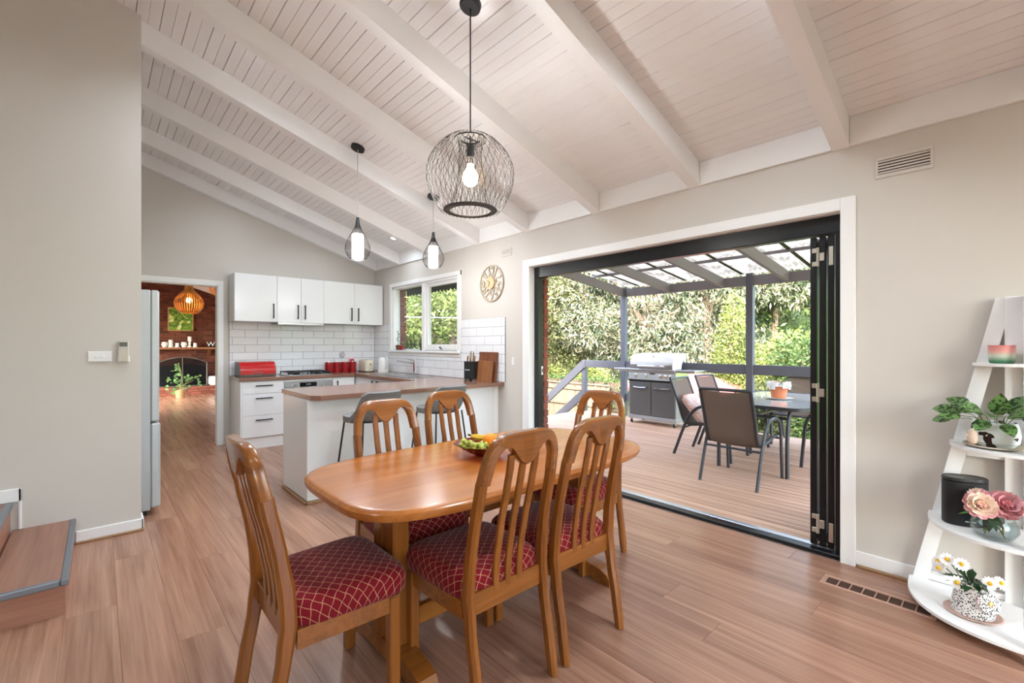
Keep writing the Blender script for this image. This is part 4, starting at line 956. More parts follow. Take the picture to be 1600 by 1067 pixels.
O('peninsula_top', M().prism(pen[::-1], CT0, CT1, lambda a, b, d: (a, b, d)), 'bench_wood', wt)
O('back_top', M().box(1.285, XW-0.002, BF-0.035, YB-0.011, CT0, CT1, 0.003), 'bench_wood', wt)
swood = wood('bench_wood_y', (118, 82, 66), (152, 112, 94), axis=1, rough=0.22, scale=0.8, rnd=0.0, coat=0.25)
SK = (2.86, 3.20, 5.05, 6.12)           # sink cut-out
O('side_top', with_holes(M(), CT0, CT1, PY1+0.101, BF-0.036, BX-0.03, XW-0.011, [(SK[2], SK[3], SK[0], SK[1])]).xf(Matrix(((0, 0, 1, 0), (0, 1, 0, 0), (1, 0, 0, 0), (0, 0, 0, 1)))), 'bench_wood_y', wt, 0)
sk = thing('kitchen_sink', 'stainless double sink with drainer set in the worktop under the window', 'sink', (3.03, 5.6, 0.9))
def basin(m, x0, x1, y0, y1, zb):
    m.add([(x0, y0, CT1+0.003), (x1, y0, CT1+0.003), (x1, y1, CT1+0.003), (x0, y1, CT1+0.003), (x0+0.02, y0+0.02, zb), (x1-0.02, y0+0.02, zb), (x1-0.02, y1-0.02, zb), (x0+0.02, y1-0.02, zb)], [(0, 1, 5, 4), (1, 2, 6, 5), (2, 3, 7, 6), (3, 0, 4, 7), (4, 5, 6, 7)])
m = M(); basin(m, SK[0]+0.01, SK[1]-0.01, 5.40, 5.72, 0.74); O('basin', m, 'steel', sk, 0)
m = M(); basin(m, SK[0]+0.01, SK[1]-0.01, 5.76, 6.08, 0.74); O('basin', m, 'steel', sk, 0)
m = M(); basin(m, SK[0]+0.01, SK[1]-0.01, 5.09, 5.36, 0.892)
for i in range(6): m.box(SK[0]+0.05+i*0.04, SK[0]+0.06+i*0.04, 5.12, 5.33, 0.892, 0.899)
O('drainer', m, 'steel', sk, 0)
sz = CT1+0.001
O('sink_rim', M().box(SK[0]-0.01, SK[0]+0.012, SK[2]-0.01, SK[3]+0.01, sz, sz+0.004).box(SK[1]-0.012, SK[1]+0.01, SK[2]-0.01, SK[3]+0.01, sz, sz+0.004).box(SK[0], SK[1], SK[2]-0.01, 5.092, sz, sz+0.004).box(SK[0], SK[1], 5.358, 5.402, sz, sz+0.004).box(SK[0], SK[1], 5.718, 5.762, sz, sz+0.004).box(SK[0], SK[1], 6.078, SK[3]+0.01, sz, sz+0.004), 'steel', sk)
tp = thing('mixer_tap', 'square chrome mixer tap at the sink below the kitchen window', 'tap', (3.255, 5.58, CT1))
O('tap_body', M().bar([(3.255, 5.58, CT1), (3.255, 5.58, CT1+0.19)], 0.036, 0.036, up=(1, 0, 0), r=0.15), 'chrome', tp)
O('spout', M().bar([(3.255, 5.60, CT1+0.155), (3.10, 5.80, CT1+0.185)], 0.028, 0.022), 'chrome', tp)
O('lever', M().bar([(3.255, 5.58, CT1+0.192), (3.20, 5.68, CT1+0.215)], 0.028, 0.010), 'chrome', tp)

# ---------------------------------------------------------------- things on the bench
ct = thing('gas_cooktop', 'stainless gas cooktop with black trivets on the bench', 'cooktop', (2.13, 6.68, CT1))
O('hob_plate', M().box(1.86, 2.44, 6.44, 6.90, CT1, CT1+0.008, 0.003), 'steel', ct)
for cx in (2.005, 2.295):
    tv = M()
    for yy in (6.50, 6.68, 6.86): tv.box(cx-0.13, cx+0.13, yy-0.006, yy+0.006, CT1+0.038, CT1+0.05)
    for xx in (cx-0.13, cx, cx+0.118): tv.box(xx, xx+0.012, 6.50, 6.86, CT1+0.038, CT1+0.05)
    for xx in (cx-0.13, cx+0.118):
        for yy in (6.50, 6.854): tv.box(xx, xx+0.012, yy-0.006, yy+0.006, CT1+0.008, CT1+0.04)
    O('trivet', tv, 'black_metal', ct, 0)
    for yy in (6.58, 6.78): O('burner', M().lathe([(0.048, 0), (0.045, 0.018), (0.032, 0.022), (0.032, 0.028), (0, 0.03)], 18, (cx, yy, CT1+0.008)), 'black_metal', ct)
for i in range(4): O('knob', M().lathe([(0.018, 0), (0.015, 0.02), (0, 0.021)], 12, (2.425-0.0, 6.50+0.09*i, CT1+0.008)), 'black_metal', ct)
bn = thing('bread_bin', 'red roll-top bread bin with dark base on the bench', 'bread bin', (1.545, 6.78, CT1))
pr = [(6.62, CT1+0.028), (6.622, CT1+0.06)]+[(6.77-0.15*math.cos(a), CT1+0.06+0.135*math.sin(a)) for a in [0.12*i for i in range(1, 12)]]+[(6.92, CT1+0.19), (6.92, CT1+0.028)]
O('bin_lid', M().prism(pr, 1.345, 1.757, lambda a, b, d: (d, a, b)), 'red_enamel', bn, 40)
O('bin_base', M().box(1.338, 1.764, 6.625, 6.925, CT1, CT1+0.030, 0.006), 'lcd', bn)
O('end_cap', M().prism([(a, b) for a, b in pr], 1.339, 1.345, lambda a, b, d: (d, a, b)).prism(pr, 1.757, 1.763, lambda a, b, d: (d, a, b)), 'lcd', bn)
O('lid_handle', M().bar([(1.49, 6.617, CT1+0.05), (1.61, 6.617, CT1+0.05)], 0.014, 0.012), 'chrome', bn)
cn = ['first of four red canisters, nearest the cooktop', 'second red canister from the cooktop', 'third red canister from the cooktop', 'last of four red canisters, nearest the white toaster']
for i in range(4):
    t = thing('canister', cn[i], 'canister', (2.525+0.12*i, 6.80, CT1), group='red canisters on the bench')
    c = (2.525+0.12*i, 6.80, CT1)
    O('jar', M().lathe([(0, 0), (0.053, 0), (0.056, 0.006), (0.056, 0.135), (0, 0.135)], 24, c), 'red_canister', t)
    O('lid', M().lathe([(0.0, 0.136), (0.058, 0.136), (0.058, 0.150), (0.05, 0.156), (0, 0.157)], 24, c), 'red_canister', t)
    O('knob', M().lathe([(0.012, 0.157), (0.010, 0.168), (0, 0.172)], 12, c), 'chrome', t)
pk = thing('pink_packet', 'small pink and white packet standing behind the red canisters', 'packet', (2.93, 6.93, CT1))
O('packet_body', M().box(2.895, 2.965, 6.92, 6.975, CT1, CT1+0.20, 0.006), 'pink_plastic', pk); O('packet_front', M().box(2.905, 2.955, 6.9165, 6.92, CT1+0.10, CT1+0.19), 'red_canister', pk)
sd = thing('suction_disc', 'round clear suction disc stuck to the tiles above the canisters', 'disc', (2.80, YB-0.011, 1.155))
sd_m = Matrix.Translation((2.80, YB-0.0105, 1.155)) @ Matrix.Rotation(math.pi/2, 4, 'X')
O('disc', M().lathe([(0.052, 0), (0.05, 0.004), (0.012, 0.008), (0, 0.008)], 24, T=sd_m), 'smoke_glass', sd); O('disc_hub', M().lathe([(0.014, 0.008), (0.012, 0.016), (0, 0.017)], 12, T=sd_m), 'white_plastic', sd)
ts = thing('toaster', 'cream toaster in the kitchen corner beside the kettle', 'toaster', (3.06, 6.68, CT1))
O('toaster_body', M().rings([[(3.06+a*s_, 6.70+b*s_, CT1+z) for a, b in superell(0.075, 0.14, 5, 32)] for z, s_ in ((0.012, 0.97), (0.03, 1), (0.16, 1), (0.178, 0.96), (0.185, 0.85))]), 'cream_plastic', ts, 40)
O('toaster_base', M().box(2.99, 3.13, 6.57, 6.83, CT1, CT1+0.013), 'black_metal', ts); O('toaster_slot', M().box(3.025, 3.04, 6.61, 6.79, CT1+0.1845, CT1+0.1865).box(3.08, 3.095, 6.61, 6.79, CT1+0.1845, CT1+0.1865), 'black_metal', ts)
O('toaster_lever', M().box(3.05, 3.07, 6.545, 6.562, CT1+0.11, CT1+0.125, 0.002), 'black_metal', ts)
kt = thing('kettle', 'white electric kettle on the bench near the sink', 'kettle', (3.22, 6.46, CT1))
kc = (3.20, 6.42, CT1)
O('kettle_body', M().lathe([(0, 0.02), (0.078, 0.02), (0.08, 0.03), (0.074, 0.14), (0.066, 0.205), (0.055, 0.222), (0, 0.226)], 28, kc), 'white_plastic', kt, 40)
O('kettle_base', M().lathe([(0, 0), (0.08, 0), (0.08, 0.018), (0, 0.019)], 28, kc), 'white_plastic', kt)
O('kettle_handle', M().bar(bez([(kc[0], kc[1]-0.05, CT1+0.212), (kc[0], kc[1]-0.09, CT1+0.222), (kc[0], kc[1]-0.122, CT1+0.18), (kc[0], kc[1]-0.115, CT1+0.10), (kc[0], kc[1]-0.075, CT1+0.055)], 20), 0.022, 0.016, up=(1, 0, 0)), 'white_plastic', kt)
O('kettle_spout', M().prism([(kc[1]+0.05, CT1+0.15), (kc[1]+0.10, CT1+0.205), (kc[1]+0.05, CT1+0.215)], kc[0]-0.018, kc[0]+0.018, lambda a, b, d: (d, a, b)), 'white_plastic', kt)
O('water_window', M().box(kc[0]-0.081, kc[0]-0.070, kc[1]-0.01, kc[1]+0.01, CT1+0.06, CT1+0.15), 'print_grey', kt)
kb = thing('knife_block', 'black knife block with steel and copper knives on the peninsula', 'knife block', (3.20, 4.2, CT1))
T = Matrix.Translation((3.20, 4.22, CT1)) @ Matrix.Rotation(math.radians(8), 4, 'Z')
O('block', M().box(-0.045, 0.045, -0.075, 0.075, 0.022, 0.225, 0.004, T=T), 'knife_black', kb)
O('block_foot', M().box(-0.047, 0.047, -0.078, -0.06, 0.0, 0.022, T=T).box(-0.047, 0.047, 0.06, 0.078, 0.0, 0.022, T=T).box(-0.047, 0.047, -0.01, 0.01, 0.0, 0.022, T=T), 'steel', kb)
O('block_mark', M().box(-0.0465, -0.0448, -0.02, 0.055, 0.12, 0.13, T=T), 'print_grey', kb)
for i, (yy, h) in enumerate(((0.058, 0.065), (0.03, 0.115), (0.005, 0.12), (-0.02, 0.115), (-0.055, 0.07))):
    kn = O('knife_handle', M().bar([T @ Vector((0.0+0.012*(i % 2), yy, 0.224)), T @ Vector((0.0+0.012*(i % 2), yy, 0.25)), T @ Vector((0.012*(i % 2), yy-0.004, 0.225+h*0.7)), T @ Vector((0.012*(i % 2), yy-0.006, 0.225+h))], 0.018, 0.022, up=(1, 0, 0), r=0.4, scales=[0.8, 1, 1.05, 0.5]), 'chrome' if 0 < i < 4 else 'gold', kb)
def cutting(label, y0, y1, h, x0, mat, name='chopping_board'):
    t = thing(name, label, 'chopping board', (x0, (y0+y1)/2, CT1))
    T = Matrix.Translation((x0, 0, CT1)) @ Matrix.Rotation(math.radians(7), 4, 'Y')
    if mat == 'board_end':
        n = 5
        for i in range(n): O('board_block', M().box(0, 0.028, y0+(y1-y0)*i/n, y0+(y1-y0)*(i+1)/n-0.0008, 0, h, 0.002, T=T), mat, t)
    else: O('board', M().box(0, 0.022, y0, y1, 0, h, 0.004, T=T), mat, t); O('board_rail', M().box(-0.004, 0.0, y0, y1, h-0.03, h, 0.001, T=T), mat, t)
cutting('tall dark timber chopping board leaning on the tiles', 3.88, 4.20, 0.335, 3.268, 'board_dark')
cutting('shorter block-pattern chopping board leaning in front of the dark one', 3.90, 4.16, 0.235, 3.220, 'board_end')
# power switch on the wall beside the tiles
sp = thing('wall_switch', 'slim white switch plate on the wall between tiles and doors', 'switch', (XW, 3.65, 1.12))
O('plate', M().box(XW-0.008, XW-0.0005, 3.632, 3.668, 1.09, 1.18, 0.004), 'white_plastic', sp); O('rocker', M().box(XW-0.011, XW-0.008, 3.644, 3.656, 1.12, 1.15, 0.001), 'white_paint', sp)
# window-sill plants
def sill_plant(label, y, pot, potr, poth, leafmat, h, n, seed, glassy=False):
    q = random.Random(seed); c = (3.385, y, WZ0+0.0005)
    t = thing('sill_plant', label, 'plant', c)
    O('pot', M().lathe([(0, 0), (potr*0.8, 0), (potr, poth*0.9), (potr, poth), (potr*0.9, poth), (potr*0.85, poth*0.8), (0, poth*0.8)], 18, c), pot, t)
    O('stem', M().tube([(c[0], y, c[2]+poth*0.7), (c[0]+0.004, y+0.01, c[2]+poth+h*0.5), (c[0]-0.004, y-0.005, c[2]+poth+h*0.9)], 0.003, 5), 'stem_green', t)
    m = M()
    for i in range(n):
        a = q.uniform(0, 6.28); z = c[2]+poth*0.85+h*q.uniform(0, 0.9); leaf(m, (c[0], y, z), (math.cos(a)*0.4, math.sin(a), q.uniform(-0.2, 0.8)), q.uniform(0.03, 0.06), 0.02, bend=0.3, n=3)
    O('foliage', m, leafmat, t, 0)
sill_plant('thin-stemmed plant in a dark jar in the corner of the kitchen window sill', 6.30, 'board_dark', 0.036, 0.075, 'leaf_mid', 0.24, 22, 1)
sill_plant('small plant in a red-brown pot on the window sill, left end', 6.20, 'red_canister', 0.03, 0.065, 'leaf_dark', 0.05, 12, 2)
sill_plant('glass jar with sprigs on the sill beside the red-brown pot', 6.10, 'smoke_glass', 0.032, 0.09, 'leaf_mid', 0.05, 10, 3)
sill_plant('small dark plant pot on the window sill against the mullion', 5.60, 'bark_dark', 0.04, 0.10, 'leaf_dark', 0.06, 12, 4)

# ---------------------------------------------------------------- fridge
fr = thing('fridge', 'stainless steel fridge behind the left wall by the doorway', 'fridge', (-0.03, 4.9, 0))
O('fridge_body', M().box(-0.40, 0.30, 4.47, 5.38, 0.04, 1.74, 0.006), 'fridge_steel', fr)
O('fridge_door', M().box(0.298, 0.355, 4.47, 5.38, 0.72, 1.74, 0.012), 'fridge_steel', fr)
O('freezer_drawer', M().box(0.298, 0.362, 4.47, 5.38, 0.055, 0.71, 0.012), 'fridge_steel', fr)
O('fridge_foot', M().box(-0.36, 0.28, 4.50, 5.35, 0.0, 0.042), 'black_metal', fr)

# ---------------------------------------------------------------- stairs at the left edge
sr = S('stairs', M().box(-1.6, -0.118, 3.125, NY, 0.0, 0.152), 'stair_riser')
O('tread', M().box(-0.39, -0.135, 3.145, NY, 0.152, 0.168), 'stair_wood', sr)
O('nosing', M().box(-0.137, -0.106, 3.115, NY, 0.140, 0.172, 0.005).box(-0.40, -0.1375, 3.115, 3.147, 0.140, 0.172, 0.005), 'nosing', sr)
O('riser', M().box(-1.6, -0.40, 3.135, NY, 0.168, 0.325), 'stair_riser', sr)
O('tread', M().box(-1.6, -0.42, 3.155, NY, 0.325, 0.341), 'stair_wood', sr)
O('nosing', M().box(-0.422, -0.388, 3.125, NY, 0.313, 0.345, 0.005), 'nosing', sr)

# ---------------------------------------------------------------- fittings on walls and floor
def wall_vent(label, y0, y1, z0, z1, n):
    t = thing('wall_vent', label, 'vent', (XW, (y0+y1)/2, z0))
    f = 0.022
    O('vent_frame', M().box(XW-0.008, XW, y0, y1, z0, z0+f, 0.002).box(XW-0.008, XW, y0, y1, z1-f, z1, 0.002).box(XW-0.008, XW, y0, y0+f*0.6, z0+f, z1-f, 0.002).box(XW-0.008, XW, y1-f*0.6, y1, z0+f, z1-f, 0.002), 'wall_paint', t)
    O('vent_back', M().box(XW-0.0015, XW, y0+f*0.5, y1-f*0.5, z0+f, z1-f), 'joint_dark', t)
    for i in range(n):
        z = z0+f+(z1-z0-2*f)*(i+0.5)/n
        O('vent_slat', M().box(-0.001, 0.001, y0+f*0.6, y1-f*0.6, -0.0048, 0.0048, T=Matrix.Translation((XW-0.005, 0, z)) @ Matrix.Rotation(math.radians(15), 4, 'Y')), 'wall_paint', t)
wall_vent('large slatted vent high on the wall right of the doors', 0.285, 0.535, 2.275, 2.40, 5)
wall_vent('small slatted vent high on the wall above the clock', 3.67, 3.84, 2.295, 2.385, 4)
ls = thing('light_switch', 'white double light switch plate on the left wall', 'switch', (0.01, NY, 1.24))
O('plate', M().box(-0.050, 0.072, NY-0.010, NY-0.0005, 1.203, 1.272, 0.003), 'white_plastic', ls)
for x in (-0.008, 0.026): O('switch_rocker', M().box(x-0.008, x+0.008, NY-0.013, NY-0.009, 1.228, 1.244, 0.002), 'white_paint', ls)
rc = thing('wall_remote', 'cream remote controller in a holder on the left wall', 'remote', (0.13, NY, 1.2))
O('remote_holder', M().box(0.098, 0.165, NY-0.018, NY-0.0005, 1.195, 1.24, 0.003), 'white_plastic', rc)
O('remote_body', M().box(0.102, 0.160, NY-0.028, NY-0.006, 1.20, 1.345, 0.004), 'beige_plastic', rc)
O('remote_screen', M().box(0.110, 0.152, NY-0.0295, NY-0.0275, 1.305, 1.335), 'lcd', rc)
O('remote_button', M().box(0.110, 0.124, NY-0.0305, NY-0.0275, 1.285, 1.297).box(0.130, 0.140, NY-0.0305, NY-0.0275, 1.285, 1.297).box(0.144, 0.152, NY-0.0305, NY-0.0275, 1.285, 1.297), 'print_grey', rc)
fv = thing('floor_vent', 'long brown floor vent with slots below the wall near the ladder shelf', 'vent', (3.02, 0.45, 0))
vx0, vx1, vy0, vy1 = 2.955, 3.085, 0.245, 0.72
wood('vent_wood', (160, 118, 98), (190, 150, 130), axis=1, rough=0.5)
O('vent_frame', M().box(vx0, vx0+0.022, vy0, vy1, 0, 0.007, 0.002).box(vx1-0.022, vx1, vy0, vy1, 0, 0.007, 0.002).box(vx0+0.022, vx1-0.022, vy0, vy0+0.022, 0, 0.007, 0.002).box(vx0+0.022, vx1-0.022, vy1-0.022, vy1, 0, 0.007, 0.002), 'vent_wood', fv)
plain('vent_dark', (84, 60, 48), 0.8)
O('vent_back', M().box(vx0+0.022, vx1-0.022, vy0+0.022, vy1-0.022, 0.0003, 0.0015), 'vent_dark', fv)
for i in range(1, 8):
    y = vy0+0.022+(vy1-vy0-0.044)*i/8; O('vent_bar', M().box(vx0+0.022, vx1-0.022, y-0.0025, y+0.0025, 0.0015, 0.006), 'vent_wood', fv)
for i in range(6):
    x = vx0+0.03+0.013*i; O('vent_slat', M().box(x, x+0.006, vy0+0.022, vy1-0.022, 0.001, 0.004), 'vent_dark', fv)
# clock
ck = thing('wall_clock', 'round wooden cut-out number clock on the wall above the knife block', 'clock', (XW, 4.008, 2.017))
CY, CZ = 4.008, 2.017
def cw(a, r, x=XW-0.012): return (x, CY-r*math.sin(a), CZ+r*math.cos(a))    # seen from inside the room, clockwise from the top
O('clock_rim', M().bar([cw(2*math.pi*i/64, 0.203) for i in range(64)], 0.014, 0.012, up=(1, 0, 0), closed=True, r=0.1), 'clock_wood', ck)
TX = Matrix.Translation((XW-0.018, CY+0.012, CZ+0.006)) @ Matrix.Rotation(math.pi/2, 4, 'Y')
O('clock_disc', M().lathe([(0.0, -0.009), (0.072, -0.009), (0.072, 0.017), (0, 0.017)], 36, T=TX), 'clock_disc', ck)
RT = Matrix(((0, 0, -1, 0), (-1, 0, 0, 0), (0, 1, 0, 0), (0, 0, 0, 1)))      # text plane to wall plane
for h in range(1, 13):
    a = 2*math.pi*h/12; tm = text_mesh(str(h), 0.15, 0.004)
    xs = [v[0] for v in tm.v]; ys = [v[1] for v in tm.v]; sx = min(1.0, 0.094/(max(xs)-min(xs))); sy = 0.126/(max(ys)-min(ys)); mx, my = (max(xs)+min(xs))/2, (max(ys)+min(ys))/2
    tm.v = [((v[0]-mx)*sx, (v[1]-my)*sy, v[2]) for v in tm.v]
    pos = cw(a, 0.134, XW-0.009)
    O('numeral', tm.xf(Matrix.Translation(pos) @ RT @ Matrix.Rotation(-a, 4, 'Z')), 'clock_wood', ck, 0)
hc = Vector((XW-0.029, CY+0.012, CZ+0.006))
for (ang, ln) in ((math.radians(-52), 0.042), (math.radians(-150), 0.05)):
    O('clock_hand', M().bar([hc, hc+Vector((0, -ln*math.sin(ang), ln*math.cos(ang)))], 0.006, 0.003, up=(1, 0, 0)), 'black_metal', ck)
# ---------------------------------------------------------------- dining table
TZ = 0.74
dt = thing('dining_table', 'long honey-coloured timber dining table with rounded ends', 'table', (1.53, 1.82, 0))
TA, TB, TCX, TCY = 0.88, 0.47, 1.53, 1.822
def tab(s, z): return [(TCX+a*(1-(1-s)*1.0/TA*0.03), TCY+b*(1-(1-s)*1.0/TB*0.03), z) for a, b in superell(TA, TB, 4.2, 96)]
O('table_top', M().rings([tab(0.2, TZ-0.045), tab(0.75, TZ-0.040), tab(1.0, TZ-0.026), tab(1.0, TZ-0.012), tab(0.7, TZ-0.002), tab(0.35, TZ), tab(0.0, TZ), tab(-0.6, TZ)]), 'table_wood', dt, 40)
O('apron', M().box(TCX-0.60, TCX+0.60, TCY-0.22, TCY-0.195, TZ-0.10, TZ-0.045, 0.003).box(TCX-0.60, TCX+0.60, TCY+0.195, TCY+0.22, TZ-0.10, TZ-0.045, 0.003), 'chair_wood_x', dt)
for px in (0.92, 2.09):
    for s in (-1, 1): O('pedestal_post', M().bar([(px, TCY-0.05+s*0.05, 0.07), (px, TCY-0.05+s*0.05, TZ-0.045)], 0.085, 0.075, up=(1, 0, 0), r=0.12), 'chair_wood', dt)
    pr = [(TCY-0.35, 0.0), (TCY-0.27, 0.0), (TCY-0.22, 0.018), (TCY+0.12, 0.018), (TCY+0.17, 0.0), (TCY+0.26, 0.0), (TCY+0.27, 0.03), (TCY+0.25, 0.062), (TCY+0.20, 0.078), (TCY+0.08, 0.09), (TCY-0.18, 0.09), (TCY-0.29, 0.078), (TCY-0.335, 0.06), (TCY-0.352, 0.03)]
    O('pedestal_foot', M().prism(pr, px-0.04, px+0.04, lambda a, b, d: (d, a, b)), 'chair_wood_x', dt)
    O('table_bearer', M().box(px-0.035, px+0.035, TCY-0.33, TCY+0.33, TZ-0.075, TZ-0.045, 0.003), 'chair_wood_x', dt)
O('stretcher', M().box(0.96, 2.05, TCY-0.075, TCY-0.035, 0.09, 0.17, 0.006), 'chair_wood_x', dt)

# ---------------------------------------------------------------- dining chairs
def uv_wrap(o, ztop):
    me = o.data; uv = me.uv_layers.new(name='wrap'); loc = o.location
    for lp in me.loops:
        v = me.vertices[lp.vertex_index].co; d = Vector((v.x, v.y, 0)); dn = d.normalized() if d.length > 1e-5 else Vector((0, 0, 0)); dr = max(0.0, ztop-(v.z+loc.z))
        uv.data[lp.index].uv = (v.x+dn.x*dr, v.y+dn.y*dr)
def post_y(z):       # S-curved side view of the back posts
    P = [(0.0, 0.0), (0.15, 0.022), (0.30, 0.05), (0.42, 0.066), (0.52, 0.062), (0.66, 0.040), (0.80, 0.010), (0.90, -0.012), (1.02, -0.028)]
    for (a, b), (c, d) in zip(P[:-1], P[1:]):
        if z <= c:
            t = (z-a)/(c-a); t = t*t*(3-2*t)*0.35+t*0.65; return b+(d-b)*t
    return P[-1][1]
def post_x(z): return 0.186 if z < 0.42 else 0.186-0.012*(z-0.42)/0.5
def dining_chair(label, loc, rz):
    """local: faces +y, back legs at y = 0"""
    t = thing('dining_chair', label, 'chair', loc, rz, 'dining chairs around the timber table', local=True)
    for s in (-1, 1):
        zs = [0, 0.06, 0.12, 0.18, 0.24, 0.30, 0.36, 0.42, 0.48, 0.54, 0.60, 0.66, 0.72, 0.78, 0.835]
        O('back_leg', M().bar([(s*post_x(z), post_y(z), z) for z in zs], 0.036, 0.046, up=(0, 1, 0), r=0.28, scales=[(0.92, 0.8) if z < 0.05 else (1, 1.12) if 0.3 < z < 0.6 else (1, 0.98) for z in zs]), 'chair_wood', t)
        O('front_leg', M().box(s*0.20-0.02, s*0.20+0.02, 0.405, 0.447, 0.0, 0.395, 0.005), 'chair_wood', t)
        O('side_rail', M().prism([(0.09, 0.335), (0.41, 0.335), (0.41, 0.40), (0.09, 0.40)], -0.012, 0.012, lambda a, b, d: (s*(0.186+0.012*(a-0.09)/0.32)+d, a, b)), 'chair_wood_x', t, 0)
    # crest: arch with a heart-shaped dip in the middle
    zb = 0.83; outer = []; inner = []
    for i in range(33):
        u = -1+i/16; a_ = abs(u)
        outer.append((0.192*math.copysign(a_**0.72, u) if a_ > 0 else 0.0, zb+0.178*(1-a_**3.4)**0.55 if a_ < 1 else zb))
    hw = 0.152
    for i in range(33):
        u = -1+i/16; a_ = abs(u); x = hw*u
        if a_ < 0.62: z = zb+0.052+0.075*(0.5-0.5*math.cos(math.pi*(a_/0.62)**1.15))
        else: z = zb+0.127*math.sqrt(max(0.0, 1-((a_-0.62)/0.38)**2))
        inner.append((x, z))
    poly = outer+inner[::-1]
    def cp_(a, b, d): y = post_y(b)-0.018*(1-(a/0.19)**2); return (a, y+d, b)
    n = len(outer); m = M(); d0, d1 = -0.021, 0.021
    vs = []; 
    for k in range(n):
        (ox, oz), (ix, iz) = outer[k], inner[k]; e = 0.007
        dx, dz = ix-ox, iz-oz; L_ = math.hypot(dx, dz) or 1; dx, dz = dx/L_*e, dz/L_*e
        vs += [cp_(ox, oz, d0+e), cp_(ox+dx, oz+dz, d0), cp_(ix-dx, iz-dz, d0), cp_(ix, iz, d0+e), cp_(ix, iz, d1-e), cp_(ix-dx, iz-dz, d1), cp_(ox+dx, oz+dz, d1), cp_(ox, oz, d1-e)]
    fs = [(k*8+q, k*8+(q+1) % 8, (k+1)*8+(q+1) % 8, (k+1)*8+q) for k in range(n-1) for q in range(8)]+[tuple(range(8)), tuple(range((n-1)*8, n*8))[::-1]]
    m.add(vs, fs); O('crest_rail', m, 'chair_wood_x', t, 45)
    for x in (-0.062, 0.0, 0.062):
        zt_ = 0.925 if x else 0.90
        zs = [0.405+(zt_-0.405)*i/10 for i in range(11)]
        O('back_slat', M().bar([(x*(0.95+0.12*(z-0.4)), post_y(z)-0.014*min(1, (z-0.4)*2.5)+0.002, z) for z in zs], 0.029, 0.016, up=(0, 1, 0), r=0.2), 'chair_wood', t)
    O('back_rail', M().box(-0.17, 0.17, 0.060, 0.082, 0.345, 0.425, 0.003), 'chair_wood_x', t)
    O('front_rail', M().box(-0.19, 0.19, 0.415, 0.437, 0.335, 0.40, 0.003), 'chair_wood_x', t)
    def ring(s, z, sh=0.0): return [(a*s*(1+0.06*(b/0.22)), 0.282+b*s, z-0.0*b) for a, b in superell(0.218, 0.212, 6, 56)]
    pad = M().rings([ring(0.93, 0.392), ring(0.985, 0.402), ring(1.0, 0.425), ring(1.0, 0.447), ring(0.98, 0.466), ring(0.93, 0.480), ring(0.80, 0.489), ring(0.5, 0.493), ring(0.15, 0.494)])
    po = O('seat_pad', pad, 'seat_cloth', t, 60); uv_wrap(po, 0.494)
    return t
dining_chair('dining chair with burgundy lattice seat at the left end of the table, nearest', (0.385, 1.745, 0), -math.pi/2)
dining_chair('dining chair on the near side of the table, back to us, left of the pair', (1.160, 1.235, 0), 0.0)
dining_chair('dining chair on the near side of the table, back to us, right of the pair', (1.612, 1.235, 0), -0.02)
dining_chair('dining chair at the far right end of the table in front of the open doors', (2.475, 1.85, 0), math.pi/2)
dining_chair('far-side dining chair facing us, in front of the left bar stool', (1.20, 2.355, 0), math.pi)
dining_chair('far-side dining chair facing us, in front of the right bar stool', (1.735, 2.515, 0), math.pi)

# ---------------------------------------------------------------- fruit bowl
FB = (1.50, 1.865, TZ)
fb = thing('fruit_bowl', 'shallow ruby glass fruit bowl on the dining table', 'bowl', FB)
vs = []; fs = []; prof = [(0.0, 0.004), (0.05, 0.004), (0.075, 0.014), (0.11, 0.034), (0.135, 0.05), (0.155, 0.062), (0.158, 0.065), (0.153, 0.064), (0.13, 0.053), (0.105, 0.038), (0.07, 0.019), (0.0, 0.010)]
n = 48
for i in range(n):
    for (r, z) in prof:
        wv_ = 1+0.04*math.sin(8*2*math.pi*i/n)*(r/0.158)**2; t = 2*math.pi*i/n; vs.append((FB[0]+r*wv_*math.cos(t), FB[1]+r*wv_*math.sin(t), TZ+z))
for i in range(n):
    for q in range(len(prof)-1): j = (i+1) % n; k = len(prof); fs.append((i*k+q, j*k+q, j*k+q+1, i*k+q+1))
O('bowl_shell', M().add(vs, fs), 'ruby_glass', fb, 60)
O('bowl_foot', M().lathe([(0.045, 0), (0.045, 0.005), (0.0, 0.005)], 24, FB), 'ruby_glass', fb)
tag(O('orange', M().ball((FB[0]+0.022, FB[1]-0.022, TZ+0.073), 0.042, 20, 14), 'orange', None, 60), 'single orange resting among the grapes in the fruit bowl', 'orange')
gp = thing('grape_bunch', 'bunch of green grapes at the left of the fruit bowl', 'grapes', (FB[0]-0.06, FB[1]+0.03, TZ+0.03))
g0 = O('grape', M().ball((FB[0]-0.12, FB[1]+0.04, TZ+0.062), 0.0125, 12, 8, (1, 1, 1.15)), 'grape', gp, 60)
q = random.Random(3); cnt = 0
for k in range(44):
    a = q.uniform(0, 6.28); r = 0.055*math.sqrt(q.random()); x = FB[0]-0.07+r*math.cos(a)*1.1; y = FB[1]-0.005+r*math.sin(a)*1.5; rr = math.hypot(x-FB[0], y-FB[1])
    z = TZ+0.028+max(0, (rr-0.07))*0.5+q.uniform(0, 0.036)
    if rr > 0.135: continue
    o = g0.copy(); C.objects.link(o); o.parent = gp; o.location = Vector((x, y, z))-Vector(gp.location)
O('grape_stem', M().tube([(FB[0]-0.10, FB[1]+0.02, TZ+0.075), (FB[0]-0.07, FB[1], TZ+0.082), (FB[0]-0.03, FB[1]+0.03, TZ+0.09)], 0.002, 5), 'banana_tip', gp)
